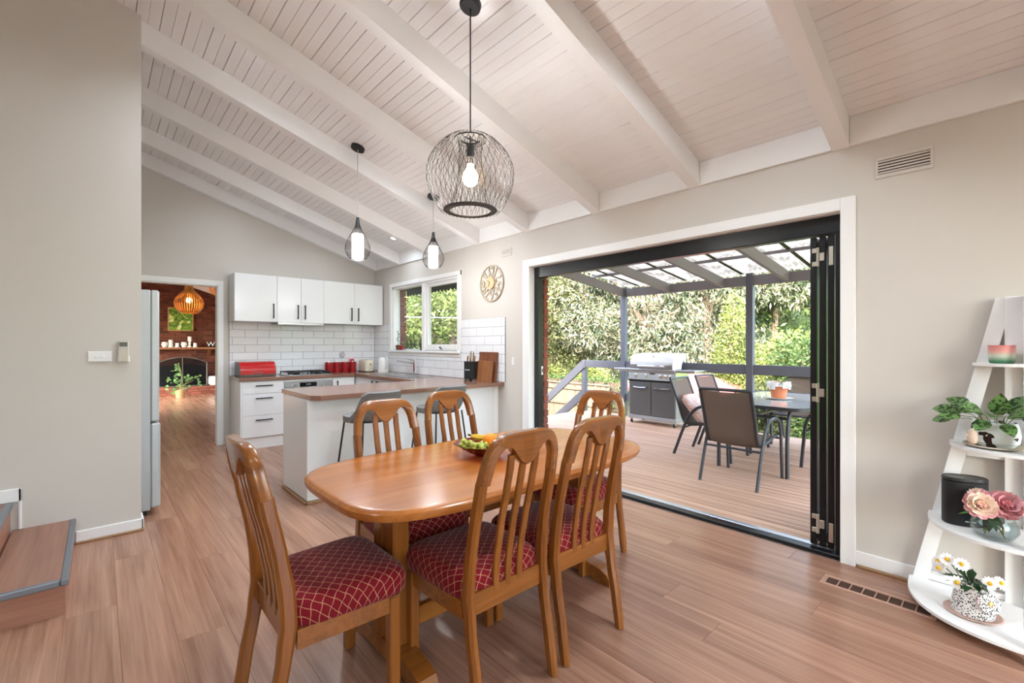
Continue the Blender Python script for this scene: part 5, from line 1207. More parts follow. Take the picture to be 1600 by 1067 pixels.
def banana(label, c, a0, tilt):
    t = thing('banana', label, 'banana', c, group='bananas in the fruit bowl')
    pts = []
    for i in range(13):
        th = -0.75+1.5*i/12; p = Vector((0.10*math.sin(th), 0.10*(1-math.cos(th)), 0)); p = Matrix.Rotation(tilt, 3, 'X') @ p; p = Matrix.Rotation(a0, 3, 'Z') @ p; pts.append(p+Vector(c))
    O('banana_fruit', M().sweep(pts, [(0.017*math.cos(2*math.pi*k/6), 0.017*math.sin(2*math.pi*k/6)) for k in range(6)], scales=[0.45, 0.8, 0.95, 1, 1, 1, 1, 1, 1, 0.95, 0.85, 0.6, 0.35]), 'banana', t, 50)
    d = (pts[0]-pts[1]).normalized(); O('banana_stalk', M().tube([pts[0], pts[0]+d*0.022], 0.006, 6), 'banana_tip', t)
banana('ripe banana lying along the back of the fruit bowl', (FB[0]+0.045, FB[1]+0.055, TZ+0.075), -0.6, 0.3)
banana('ripe banana at the front right of the fruit bowl', (FB[0]+0.055, FB[1]-0.055, TZ+0.052), 2.6, 0.2)

# ---------------------------------------------------------------- bar stools
def bar_stool(label, loc, rz):
    t = thing('bar_stool', label, 'stool', loc, rz, 'grey bar stools at the peninsula', local=True)
    # shell: seat faces +y (toward the bench), low curved back at -y
    nu, nv = 28, 12; vs = []; fs = []
    for j in range(nv+1):
        r = j/nv
        for i in range(nu):
            a = 2*math.pi*i/nu; x = 0.215*r*math.cos(a); y = 0.205*r*math.sin(a)
            bk = min(1.0, max(0.0, (-math.sin(a)-0.30)/0.42)); bk = bk*bk*(3-2*bk); rim = max(0.0, (r-0.62)/0.38)
            z = 0.735+0.012*rim**2+bk*(0.205*rim**1.15); out = 1+0.05*rim*bk
            vs.append((x*out, y*out-0.03*bk*rim, z))
    for j in range(nv):
        for i in range(nu): k = (i+1) % nu; fs.append((j*nu+i, j*nu+k, (j+1)*nu+k, (j+1)*nu+i))
    m = M(); m.add(vs, fs); low = []
    for j in range(nv+1):
        for i in range(nu):
            v = vs[j*nu+i]; c = 0.93 if j == nv else 1.0; th = 0.045
            r = j/nv; a = 2*math.pi*i/nu; bk = min(1.0, max(0.0, (-math.sin(a)-0.30)/0.42)); bk = bk*bk*(3-2*bk); rim = max(0.0, (r-0.62)/0.38)
            low.append((v[0]*(1+0.06*bk*rim), v[1]*(1+0.10*bk*rim), v[2]-th*(1-bk*rim*0.75)))
    m.add(low, [f[::-1] for f in fs])
    b = len(vs); m.f += [(nv*nu+i, nv*nu+(i+1) % nu, b+nv*nu+(i+1) % nu, b+nv*nu+i) for i in range(nu)]
    O('seat_shell', m, 'stool_grey', t, 70)
    foot = []
    for sx in (-1, 1):
        for sy in (-1, 1):
            top = (sx*0.15, sy*0.14, 0.705); bot = (sx*0.22, sy*0.21, 0.0); O('leg', M().tube([top, bot], 0.008, 8), 'black_metal', t)
    f = [(sx*0.192, sy*0.182, 0.28) for sx, sy in ((-1, -1), (1, -1), (1, 1), (-1, 1))]
    O('foot_rest', M().tube([f[0], f[1]], 0.007, 6).tube([f[1], f[2]], 0.007, 6).tube([f[2], f[3]], 0.007, 6).tube([f[3], f[0]], 0.007, 6), 'black_metal', t)
    O('seat_frame', M().tube([(0.15*math.cos(a), 0.14*math.sin(a), 0.700) for a in [2*math.pi*i/24 for i in range(24)]], 0.008, 6, closed=True), 'black_metal', t)
    return t
bar_stool('grey upholstered bar stool at the peninsula, the left of two', (1.665, 3.57, 0), 0.12)
bar_stool('grey upholstered bar stool at the peninsula, the right of two', (2.36, 3.60, 0), 0.10)

# ---------------------------------------------------------------- lamps
def point(name, loc, watts, col, size, parent=None):
    l = bpy.data.lights.new(name, 'POINT'); l.energy = watts; l.color = col; l.shadow_soft_size = size
    o = bpy.data.objects.new(name, l); C.objects.link(o)
    if parent is not None: o.parent = parent; o.location = Vector(loc)-ORG[parent.name]
    else: o.location = loc
# wire cage pendant over the table
cx, cy = 1.545, 2.045; cz0 = zc(cx)
def cage_z(y_px): return 1.32+(538-y_px)*(cx*0.673+cy*0.7397)/711
zt_, zb_ = cage_z(213), cage_z(331)
pl = thing('cage_pendant', 'large round wire cage pendant lamp hanging over the dining table', 'pendant lamp', (cx, cy, cz0-0.05))
O('ceiling_rose', M().lathe([(0, 0.03), (0.06, 0.03), (0.06, -0.012), (0.05, -0.02), (0, -0.022)], 28, T=Matrix.Translation((cx, cy, cz0-0.018)) @ Matrix.Rotation(math.atan(SL), 4, 'Y')), 'cord_black', pl)
O('cord', M().tube([(cx, cy, cz0-0.03), (cx, cy, zt_)], 0.0045, 6), 'cord_black', pl)
O('top_ring', M().lathe([(0.055, 0.0), (0.092, -0.004), (0.092, -0.012), (0.055, -0.012), (0.055, 0.0)], 40, (cx, cy, zt_-0.012)), 'wire_grey', pl)
Hc = zt_-zb_; RM = 0.245
O('bottom_ring', M().lathe([(0.115, 0.0), (0.150, 0.006), (0.150, 0.012), (0.115, 0.010), (0.115, 0.0)], 48, (cx, cy, zb_)), 'wire_grey', pl)
def cage_r(t):    # t 0 top .. 1 bottom
    return 0.09+(RM-0.09)*math.sin(math.pi*(0.02+t*0.93)**0.95)**0.75 if t < 0.5 else 0.14+(RM-0.14)*math.sin(math.pi*(0.02+t*0.93)**0.95)**0.75
wires = M(); NW = 40
for dirn in (1, -1):
    for i in range(NW):
        pts = []
        for j in range(15):
            t = j/14; a = 2*math.pi*i/NW+dirn*0.62*t; r = cage_r(t); pts.append((cx+r*math.cos(a), cy+r*math.sin(a), zt_-0.014-t*(Hc-0.02)))
        w1_ = M().tube(pts, 0.0013, 4, caps=False); O('cage_wire', w1_, 'wire_grey', pl, 0)
for i in range(28):
    a = 2*math.pi*i/28
    O('inner_wire', M().tube([(cx+r*math.cos(a), cy+r*math.sin(a), zt_-0.014-t*(Hc-0.02)) for t, r in ((0, 0.066), (0.25, 0.062), (0.5, 0.068), (0.75, 0.090), (1.0, 0.122))], 0.0011, 4, caps=False), 'wire_grey', pl, 0)
O('lamp_holder', M().lathe([(0, 0), (0.022, 0), (0.022, -0.07), (0, -0.07)], 16, (cx, cy, zt_-0.05)), 'cord_black', pl)
O('holder_rod', M().tube([(cx, cy, zt_+0.004), (cx, cy, zt_-0.052)], 0.006, 6).tube([(cx-0.085, cy, zt_-0.016), (cx+0.085, cy, zt_-0.016)], 0.004, 6), 'cord_black', pl)
zbulb = cage_z(278)
O('bulb', M().lathe([(0, -0.048), (0.02, -0.045), (0.038, -0.028), (0.045, 0.0), (0.038, 0.026), (0.02, 0.055), (0.018, 0.075), (0, 0.076)], 20, (cx, cy, zbulb)), 'bulb_warm', pl, 60)
point('cage_pendant_light', (cx, cy, zbulb-0.0), PENDANT_W, (0.92, 0.96, 1.0), 0.05, pl)
# two teardrop pendants over the peninsula
def teardrop(label, px, py, ytop, ybot):
    def zz(y): return 1.32+(538-y)*(px*0.673+py*0.7397)/711
    z1, z0 = zz(ytop), zz(ybot); Hh = z1-z0; c0 = zc(px)
    t = thing('teardrop_pendant', label, 'pendant lamp', (px, py, z0), group='teardrop pendants over the peninsula')
    O('ceiling_rose', M().lathe([(0, 0.03), (0.062, 0.03), (0.062, -0.010), (0, -0.014)], 28, T=Matrix.Translation((px, py, c0-0.016)) @ Matrix.Rotation(math.atan(SL), 4, 'Y')), 'cord_black', t)
    O('cord', M().tube([(px, py, c0-0.02), (px, py, z1)], 0.003, 6), 'cord_pale', t)
    O('neck', M().lathe([(0, 0), (0.010, 0), (0.016, -0.03), (0.022, -0.075), (0.028, -0.10), (0.0, -0.10)], 16, (px, py, z1)), 'wire_dark', t)
    def rr(s): return 0.012+0.100*math.sin(math.pi*min(1, max(0.0, (s-0.06)))**1.45*0.86)**1.15 if s > 0.06 else 0.012
    for i in range(30):
        a = 2*math.pi*i/30
        O('cage_wire', M().tube([(px+rr(j/14)*math.cos(a), py+rr(j/14)*math.sin(a), z1-Hh*j/14) for j in range(15)], 0.0013, 4, caps=False), 'wire_dark', t, 0)
    r1 = rr(1.0)
    O('cage_ring', M().tube([(px+r1*math.cos(2*math.pi*i/32), py+r1*math.sin(2*math.pi*i/32), z0) for i in range(32)], 0.003, 6, closed=True), 'wire_dark', t)
    O('diffuser', M().lathe([(0, Hh*0.60), (0.048, Hh*0.60), (0.052, Hh*0.58), (0.052, 0.012), (0.048, 0.006), (0, 0.006)], 28, (px, py, z0)), 'tube_white', t, 40)
    point('teardrop_light', (px, py, z0-0.05), 9.0, (0.97, 0.98, 1.0), 0.05, t)
teardrop('wire teardrop pendant with white diffuser over the left of the peninsula', 1.791, 4.104, 340, 405)
teardrop('wire teardrop pendant with white diffuser nearer the kitchen window', 2.635, 4.138, 363, 418)
# recessed downlights in the lining boards; one real, the rest added
def downlight(label, x, y, watts):
    t = thing('downlight', label, 'downlight', (x, y, zc(x)), group='recessed ceiling downlights')
    Rm = Matrix.Translation((x, y, zc(x)-0.005)) @ Matrix.Rotation(math.atan(SL), 4, 'Y')
    O('trim_ring', M().lathe([(0.030, 0.0), (0.046, 0.0), (0.044, -0.006), (0.032, -0.005), (0.030, 0.0)], 28, T=Rm), 'white_paint', t)
    O('lens', M().lathe([(0, -0.002), (0.031, -0.002), (0.031, 0.002), (0, 0.002)], 20, T=Rm), 'downlight_glow', t)
    l = bpy.data.lights.new('downlight_beam', 'SPOT'); l.energy = watts; l.color = (0.78, 0.89, 1.0); l.spot_size = math.radians(168); l.spot_blend = 1.0; l.shadow_soft_size = 0.12
    o = bpy.data.objects.new('downlight_beam', l); C.objects.link(o); o.parent = t; o.location = (0, 0, -0.03)
downlight('small glowing downlight in the ceiling between the two teardrop pendants', 3.0, 5.72, DOWNLIGHT_W*0.25)
for (x, y, k_, d_) in ((1.45, 5.46, 0.8, 'added downlight hidden behind the ceiling beam above the kitchen floor'), (2.35, 6.37, 0.12, 'added downlight hidden behind the last ceiling beam near the wall cabinets'), (1.2, 6.37, 0.16, 'added downlight hidden behind the last ceiling beam near the doorway'), (2.2, 2.67, 0.9, 'added downlight hidden behind the ceiling beam beyond the dining table'), (1.9, 3.58, 1.1, 'added downlight hidden behind the ceiling beam before the peninsula'), (0.8, 3.58, 0.9, 'added downlight hidden behind the ceiling beam left of the peninsula'), (-0.9, 2.1, 0.9, 'added unseen downlight in the ceiling above the stairs'), (2.0, 0.95, 1.4, 'added unseen downlight in the ceiling in front of the folding doors'), (0.4, -0.7, 0.5, 'added unseen downlight in the ceiling behind the viewer'), (-1.4, -1.6, 0.6, 'added unseen downlight in the ceiling at the rear of the room'), (1.9, -1.6, 0.25, 'added unseen downlight in the ceiling at the rear right of the room')):
    downlight(d_, x, y, DOWNLIGHT_W*k_)  # extra fixtures added out of sight to raise the room light
# ---------------------------------------------------------------- ladder shelf in the corner by the wall
lsf = thing('ladder_shelf', 'white quarter-round ladder shelf against the wall at the right edge', 'shelf', (3.2, 0.1, 0))
LX, LY = 3.305, -0.03
def legy(z): return 0.378-0.322*z/1.55            # left edge of the wall-side slanted leg
def legx(z): return LX-(0.50-0.42*z/1.55)
O('wall_leg', M().prism([(legy(0), 0), (legy(0)-0.062, 0), (legy(1.55)-0.062, 1.55), (legy(1.55), 1.55)], LX-0.012, LX+0.010, lambda a, b, d: (d, a, b)), 'white_paint', lsf)
O('front_leg', M().prism([(legx(0), 0), (legx(0)+0.055, 0), (legx(1.55)+0.055, 1.55), (legx(1.55), 1.55)], LY-0.030, LY-0.006, lambda a, b, d: (a, d, b)), 'white_paint', lsf)
O('corner_post', M().box(LX-0.025, LX+0.010, LY-0.006, LY+0.055, 0.0, 1.553, 0.002).box(LX-0.055, LX+0.01, LY-0.030, LY-0.006, 0.0, 1.553, 0.002), 'white_paint', lsf)
SHZ = [0.06, 0.435, 0.825, 1.228]
for z in SHZ:
    ry = legy(z)-LY+0.018; rx = LX-legx(z)+0.0
    pts = [(LX-0.013, LY-0.005)]+[(LX-0.013-rx*math.sin(a)**0.85 if a > 0 else LX-0.013, LY-0.005+ry*math.cos(a)**0.85 if a < math.pi/2-1e-6 else LY-0.005) for a in [math.pi/2*i/20 for i in range(21)]]
    O('shelf_board', M().prism(pts, z-0.014, z, lambda a, b, d: (a, b, d)), 'white_paint', lsf, 30)
    if z in (0.825, 0.06):
        O('shelf_cleat', M().box(LX-0.010, LX+0.008, LY+0.05, legy(z-0.05)-0.06, z-0.075 if z > 0.1 else z+0.001, z-0.015 if z > 0.1 else z+0.03, 0.002), 'white_paint', lsf)
# things on the shelf
jr = thing('candle_jar', 'pink to green ombre candle jar on the top shelf of the ladder', 'candle', (3.22, 0.036, SHZ[3]))
jc = (3.225, 0.034, SHZ[3])
O('jar_glass', M().lathe([(0, 0), (0.040, 0), (0.044, 0.004), (0.047, 0.088), (0.044, 0.088), (0.041, 0.07), (0, 0.068)], 32, jc), 'ombre_jar', jr); O('wick', M().tube([(jc[0], jc[1], jc[2]+0.066), (jc[0], jc[1], jc[2]+0.078)], 0.0012, 5), 'black_metal', jr)
pp = thing('prayer_plant', 'prayer plant in a patched animal pot on the second ladder shelf', 'plant', (3.16, 0.05, SHZ[2]))
pc = (3.175, 0.055, SHZ[2])
O('saucer', M().lathe([(0, 0.001), (0.08, 0.001), (0.112, 0.012), (0.108, 0.016), (0.075, 0.006), (0, 0.006)], 36, pc), 'saucer_tan', pp)
pr_ = [(0, 0.008), (0.062, 0.008), (0.082, 0.03), (0.086, 0.065), (0.080, 0.105), (0.074, 0.125), (0.068, 0.12), (0.07, 0.10), (0, 0.098)]
po = O('pot', M().lathe(pr_, 36, pc).xf(Matrix.Translation(pc) @ Matrix.Diagonal((0.85, 1.0, 1, 1)) @ Matrix.Translation(tuple(-v for v in pc))), 'patch_pot', pp)
O('muzzle', M().ball((pc[0]-0.035, pc[1]+0.072, pc[2]+0.05), 0.030, 14, 10, (0.9, 0.8, 1.3)).ball((pc[0]-0.048, pc[1]+0.092, pc[2]+0.055), 0.007, 8, 6), 'petal_peach', po, 60)
O('ear', M().lathe([(0, 0), (0.014, 0.0), (0.010, 0.022), (0, 0.04)], 10, (pc[0]-0.02, pc[1]+0.068, pc[2]+0.108)), 'patch_pot', po, 60)
O('soil', M().lathe([(0, 0.1), (0.062, 0.1), (0, 0.108)], 20, pc), 'soil', pp)
q = random.Random(5)
specs = [(95, 0.5, 0.05, 0.085), (70, 0.55, 0.09, 0.09), (115, 0.25, 0.10, 0.10), (130, 0.1, 0.12, 0.085), (100, -0.1, 0.12, 0.075), (150, 0.5, 0.06, 0.10), (180, 0.35, 0.05, 0.11), (215, 0.45, 0.05, 0.115), (245, 0.6, 0.04, 0.12), (265, 0.25, 0.06, 0.12), (285, 0.05, 0.06, 0.11), (160, -0.2, 0.04, 0.09), (200, -0.25, 0.06, 0.085), (230, 0.9, 0.04, 0.11), (190, 0.9, 0.03, 0.11), (110, 0.8, 0.09, 0.05)]
for (az, el, st_, ln) in specs:
    a = math.radians(az); d = Vector((math.cos(a)*math.cos(el), math.sin(a)*math.cos(el), math.sin(el))); b0 = Vector(pc)+Vector((0.03*math.cos(a), 0.03*math.sin(a), 0.12))
    if b0.x+d.x*(st_+ln) > 3.30: d.x *= 0.3; d.normalize()
    b1 = b0+d*st_+Vector((0, 0, 0.02))
    O('stalk', M().tube([b0-Vector((0, 0, 0.02)), (b0+b1)/2+Vector((0, 0, 0.01)), b1], 0.0016, 5), 'stem_green', pp)
    lm = M(); leaf(lm, b1, d, ln, ln*0.66, up=(-0.75, -0.1, 0.65), bend=0.30, n=7, fold=0.18, shape=lambda t: math.sin(math.pi*min(1, t*0.94+0.06))**0.8)
    O('leaf', lm, 'prayer_leaf', pp, 60)
spk = thing('bluetooth_speaker', 'black oval speaker standing on the third ladder shelf', 'speaker', (3.16, 0.16, SHZ[1]))
T = Matrix.Translation((3.165, 0.158, SHZ[1])) @ Matrix.Rotation(math.radians(25), 4, 'Z')
el = lambda s, z: [tuple(T @ Vector((a, b, z))) for a, b in superell(0.055*s, 0.085*s, 2.4, 40)]
O('speaker_body', M().rings([el(0.96, 0.001), el(1, 0.006), el(1, 0.205), el(0.97, 0.212)]), 'speaker_black', spk, 40)
O('speaker_cap', M().rings([el(0.95, 0.213), el(1.01, 0.216), el(1.01, 0.226), el(0.97, 0.232), el(0.85, 0.230)]), 'knife_black', spk, 40)
O('speaker_mark', M().box(-0.0565, -0.0545, -0.02, 0.02, 0.024, 0.030, T=T), 'print_grey', spk)
pv = thing('peony_bowl', 'round glass bowl of pink and peach peonies on the third ladder shelf', 'flowers', (3.06, 0.04, SHZ[1]))
vc = Vector((3.02, 0.055, SHZ[1]))
O('glass_bowl', M().lathe([(0, 0.003), (0.04, 0.002), (0.065, 0.015), (0.082, 0.045), (0.080, 0.075), (0.066, 0.098), (0.064, 0.098), (0.077, 0.074), (0.079, 0.046), (0.062, 0.018), (0, 0.008)], 36, tuple(vc)), 'bowl_glass', pv, 60)
def peony(c, r, mats, nrm, seed, parent):
    q = random.Random(seed); R3 = Vector((0, 0, 1)).rotation_difference(Vector(nrm).normalized()).to_matrix()
    for ly in range(4):
        n = (11, 10, 8, 6)[ly]; el = (0.05, 0.45, 0.85, 1.2)[ly]; ln = r*(1.0, 0.95, 0.85, 0.6)[ly]
        for i in range(n):
            a = 2*math.pi*(i+0.5*(ly % 2))/n+q.uniform(-0.15, 0.15); m = M(); d = Vector((math.cos(a)*math.cos(el), math.sin(a)*math.cos(el), math.sin(el)))
            vs = []; fs = []; sd = Vector((-math.sin(a), math.cos(a), 0)); nn = d.cross(sd)*-1
            for u in range(5):
                for v in range(5):
                    tt = u/4; s_ = (v-2)/2; wd = r*0.42*math.sin(math.pi*min(1, tt*0.72+0.16)); cup = 0.35*r*(s_*s_*0.35+tt*tt*(0.55))
                    ruf = 0.05*r*math.sin(v*2.6+i)*tt; p = Vector((0, 0, -0.1*r))+d*(ln*tt)+sd*(wd*s_)+Vector((0, 0, 1))*(cup+ruf)
                    vs.append(c+R3 @ p)
            for u in range(4):
                for v in range(4): fs.append((u*5+v, u*5+v+1, u*5+v+6, u*5+v+5))
            m.add(vs, fs); O('petal', m, mats[ly] if isinstance(mats, (list, tuple)) else mats, parent, 60)
    O('flower_eye', M().ball(c+R3 @ Vector((0, 0, 0.2*r)), r*0.2, 10, 7), 'petal_peach' if mats[0] != 'petal_pink' else 'petal_pink', parent)
peony(vc+Vector((-0.03, 0.045, 0.145)), 0.062, ['petal_pink', 'petal_peach', 'petal_peach', 'petal_peach'], (-0.8, -0.25, 0.45), 1, pv)
peony(vc+Vector((0.03, -0.03, 0.15)), 0.066, ['petal_pink', 'petal_pink', 'petal_pink', 'petal_pink'], (-0.75, -0.35, 0.5), 2, pv)
peony(vc+Vector((0.045, 0.05, 0.165)), 0.045, ['petal_pink', 'petal_pink', 'petal_peach', 'petal_peach'], (-0.2, 0.5, 0.8), 3, pv)
for i, (dx, dy, dz, l) in enumerate(((-0.4, 1.0, -0.1, 0.095), (-0.5, 0.9, 0.25, 0.08), (-0.8, 0.1, -0.9, 0.09), (-0.9, -0.3, -0.8, 0.085), (-0.5, -0.7, -0.8, 0.08), (0.1, 0.9, -0.4, 0.08), (-0.6, 0.5, -0.9, 0.07))):
    m = M(); leaf(m, vc+Vector((-0.01, 0.01+0.02*(i < 2), 0.115)), (dx, dy, dz), l, l*0.42, bend=0.15); O('leaf', m, 'leaf_mid' if i < 2 else 'leaf_dark', pv, 60)
for i in range(4): O('stem', M().tube([vc+Vector((0.02*math.cos(i*1.6), 0.02*math.sin(i*1.6), 0.12)), vc+Vector((0.045*math.cos(i*1.6+2.4), 0.045*math.sin(i*1.6+2.4), 0.02))], 0.003, 6), 'stem_green', pv)
# daisies in a speckled pot
dz_ = thing('daisy_pot', 'white daisies in a black-speckled pot with a gold-centred disc, bottom ladder shelf', 'flowers', (3.02, 0.13, SHZ[0]))
dc = Vector((3.03, 0.125, SHZ[0]))
O('saucer', M().lathe([(0, 0.001), (0.09, 0.001), (0.102, 0.008), (0.098, 0.010), (0.085, 0.004), (0, 0.004)], 36, tuple(dc)), 'saucer_pink', dz_)
po = O('pot', M().lathe([(0, 0.006), (0.074, 0.006), (0.076, 0.02), (0.058, 0.148), (0.054, 0.148), (0.056, 0.135), (0, 0.13)], 36, tuple(dc)), 'speckle_pot', dz_)
ev = Vector((-0.72, -0.62, 0.25)).normalized(); ec = dc+Vector((-0.045, -0.052, 0.085))
Td = Matrix.Translation(ec) @ Vector((0, 0, 1)).rotation_difference(ev).to_matrix().to_4x4()
O('ear_disc', M().lathe([(0, 0), (0.046, 0), (0.048, 0.004), (0.044, 0.010), (0, 0.012)], 28, T=Td), 'speckle_pot', po); O('ear_back', M().lathe([(0, -0.010), (0.044, -0.008), (0.047, 0.0), (0, 0.0)], 28, T=Td), 'petal_pink', po)
O('ear_stud', M().lathe([(0.011, 0.011), (0.009, 0.016), (0, 0.018)], 14, T=Td), 'gold', po)
heads = [((-0.01, 0.085, 0.205), (-0.75, 0.1, 0.5)), ((-0.03, 0.035, 0.205), (-0.8, -0.1, 0.6)), ((0.0, 0.115, 0.150), (-0.9, 0.3, 0.1)), ((-0.045, 0.05, 0.120), (-0.95, -0.2, 0.2)), ((-0.03, -0.055, 0.150), (-0.8, -0.5, 0.3)), ((0.01, -0.09, 0.150), (-0.5, -0.7, 0.6)), ((0.02, 0.12, 0.175), (-0.6, 0.5, 0.5))]
for k, (p, nr) in enumerate(heads):
    p = (p[0], p[1], p[2]+0.022); c = dc+Vector(p); nr = Vector(nr).normalized(); R3 = Vector((0, 0, 1)).rotation_difference(nr).to_matrix(); m = M()
    eye = O('daisy_eye', M().ball(c+nr*0.004, 0.009, 12, 8, (1, 1, 1)), 'daisy_eye', dz_, 60)
    for i in range(13):
        a = 2*math.pi*i/13; pm = M(); leaf(pm, c+R3 @ Vector((0.006*math.cos(a), 0.006*math.sin(a), 0)), R3 @ Vector((math.cos(a), math.sin(a), 0.1)), 0.025, 0.011, up=nr, bend=0.1, n=4, shape=lambda t: min(1, t*3+0.3)*(1 if t < 0.75 else (1-t)/0.25*0.8+0.2))
        O('daisy_petal', pm, 'petal_white', eye, 60)
    O('stem', M().tube([dc+Vector((p[0]*0.2, p[1]*0.2, 0.10)), dc+Vector((p[0]*0.6, p[1]*0.6, p[2]*0.65+0.03)), c-nr*0.004], 0.0022, 6), 'leaf_dark', dz_)
q = random.Random(9)
for i in range(16):
    a = q.uniform(0, 6.28); m = M(); leaf(m, dc+Vector((0.02*math.cos(a), 0.02*math.sin(a), q.uniform(0.13, 0.17))), (math.cos(a)-0.2, math.sin(a), q.uniform(-0.1, 0.9)), q.uniform(0.06, 0.10), 0.034, bend=0.2, shape=lambda t: math.sin(math.pi*min(1, t*0.95+0.05))*(0.75+0.25*math.cos(t*20))); O('leaf', m, 'leaf_dark', dz_, 60)

# ---------------------------------------------------------------- lounge beyond the doorway
LYW = 14.80
S('wall_lounge_left', with_holes(M(), -1.62, -1.5, YB+0.1, 15.1, -0.2, 4.3, [(10.4, 14.0, 0.05, 2.3)]), 'wall_paint')
wn = S('window_5', M().box(-1.59, -1.54, 10.4, 14.0, 0.05, 0.11).box(-1.59, -1.54, 10.4, 14.0, 2.24, 2.3).box(-1.59, -1.54, 10.4, 10.46, 0.11, 2.24).box(-1.59, -1.54, 13.94, 14.0, 0.11, 2.24).box(-1.59, -1.54, 12.17, 12.23, 0.11, 2.24), 'white_paint')  # unseen window added to bring sky and sun into the lounge
O('pane', M().box(-1.566, -1.562, 10.46, 13.94, 0.11, 2.24), 'pane', wn)
wlr = S('wall_lounge_right', with_holes(M(), 3.6, 3.72, YB+0.1, 15.1, -0.2, 3.2, [(8.2, 13.6, 0.25, 2.1)]), 'wall_paint')
wn = S('window_2', M().box(3.63, 3.68, 8.2, 13.6, 0.25, 0.31).box(3.63, 3.68, 8.2, 13.6, 2.04, 2.1).box(3.63, 3.68, 8.2, 8.26, 0.31, 2.04).box(3.63, 3.68, 13.54, 13.6, 0.31, 2.04).box(3.63, 3.68, 9.97, 10.03, 0.31, 2.04).box(3.63, 3.68, 11.77, 11.83, 0.31, 2.04), 'white_paint')
O('pane', M().box(3.652, 3.656, 8.26, 13.54, 0.31, 2.04), 'pane', wn)
def zl(x): return 2.84+0.34*(1.9-x)
S('ceiling_lounge', M().prism([(-1.62, zl(-1.62)), (3.72, zl(3.72)), (3.72, zl(3.72)+0.2), (-1.62, zl(-1.62)+0.2)], YB+0.1, 15.1, lambda a, b, d: (a, d, b)), 'ceiling_white')
wbk = S('wall_brick', M().box(-1.5, 3.6, LYW+0.02, LYW+0.3, -0.2, 4.3), 'mortar')
# courses of bricks with an arched fire opening
FXc, FXw, FZs, FZt = 1.60, 0.58, 0.66, 0.80
def in_arch(x, z): return abs(x-FXc) < FXw and 0.2 < z < FZs+(FZt-FZs)*math.sqrt(max(0, 1-((x-FXc)/FXw)**2))
bm_ = M(); r = 0; z = 0.0
while z < 3.4:
    x = 0.3-(0.12 if r % 2 else 0)
    while x < 3.0:
        if not in_arch(x+0.115, z+0.035): d = random.uniform(0, 0.006); bm_.box(x, x+0.228, LYW-d, LYW+0.021, z, z+0.066)
        x += 0.24
    z += 0.0765; r += 1
bk = O('brick_courses', bm_, 'brick', wbk, 0); bk['kind'] = 'stuff'
O('fire_back', M().prism([(FXc-FXw, 0.2), (FXc+FXw, 0.2)]+[(FXc+FXw*math.cos(a), FZs+(FZt-FZs)*math.sin(a)) for a in [math.pi*i/16 for i in range(17)]], LYW-0.004, LYW+0.018, lambda a, b, d: (a, d, b)), 'soot', wbk)
ht = thing('brick_hearth', 'raised brick hearth in front of the lounge fireplace', 'hearth', (1.6, 14.6, 0))
k = 0; x = 0.6
while x < 2.9:
    for rr in range(3): O('brick', M().box(x-0.06*(rr % 2), x+0.228-0.06*(rr % 2), 14.48+random.uniform(0, 0.004), 14.62, 0.004+0.072*rr, 0.070+0.072*rr, 0.004), 'brick_piece', ht)
    x += 0.24
O('hearth_core', M().box(0.55, 2.85, 14.50, LYW-0.008, 0.0, 0.205), 'mortar', ht)
mn = thing('mantel_shelf', 'long timber mantel shelf on the brick wall', 'mantel', (1.6, 14.7, 1.2))
O('mantel_board', M().box(0.6, 3.0, 14.52, LYW-0.007, 1.19, 1.245, 0.005), 'mantel_wood', mn)
for x in (0.95, 2.24): O('bracket', M().prism([(LYW-0.007, 1.19), (LYW-0.007, 1.0), (LYW-0.10, 1.06), (LYW-0.2, 1.19)], x-0.035, x+0.035, lambda a, b, d: (d, a, b)), 'board_dark', mn)
MZ = 1.245
def mx(px): a = (px-800)/711; d = (0.67301+a*0.73963, 0.73963-a*0.67301); return 14.64*d[0]/d[1]
def mantel_item(kind, label, px, wpx, h):
    x = mx(px); r = wpx/711*12.0/2
    t = thing(kind, label, 'candle' if 'candle' in kind else 'holder', (x, 14.64, MZ), group='white candles and holders on the mantel')
    if kind == 'votive_holder':
        O('bowl', M().lathe([(0, 0), (r*0.6, 0), (r, h*0.5), (r*0.75, h), (r*0.68, h), (r*0.9, h*0.5), (0, h*0.1)], 20, (x, 14.64, MZ)), 'white_ceramic', t); O('foot', M().lathe([(0, 0.0), (r*0.7, 0), (r*0.65, 0.008), (0, 0.009)], 16, (x, 14.64, MZ)), 'white_ceramic', t)
    elif kind == 'candle_stick':
        O('holder', M().lathe([(0, 0), (r, 0), (r*0.9, 0.02), (r*0.35, 0.05), (r*0.6, 0.09), (r*0.35, 0.14), (r*0.5, h*0.55), (r*0.95, h*0.58), (r*0.95, h*0.62), (0, h*0.62)], 20, (x, 14.64, MZ)), 'white_ceramic', t); O('candle', M().lathe([(0, h*0.62), (r*0.72, h*0.62), (r*0.72, h), (0, h)], 16, (x, 14.64, MZ)), 'candle_white', t)
    else:
        O('candle_plate', M().lathe([(0, 0), (r, 0), (r, 0.015), (0, 0.016)], 20, (x, 14.64, MZ)), 'white_ceramic', t); O('candle', M().lathe([(0, 0.016), (r*0.75, 0.016), (r*0.75, h), (0, h-0.006)], 18, (x, 14.64, MZ)), 'candle_white', t); O('wick', M().tube([(x, 14.64, MZ+h-0.008), (x, 14.64, MZ+h+0.012)], 0.002, 5), 'soot', t)
mantel_item('votive_holder', 'white rounded votive holder at the left of the mantel', 257.5, 8.5, 0.135)
mantel_item('pillar_candle', 'tall white pillar candle second from the left on the mantel', 267, 7.5, 0.19)
mantel_item('pillar_candle', 'short white candle in the middle of the mantel', 277, 6.5, 0.11)
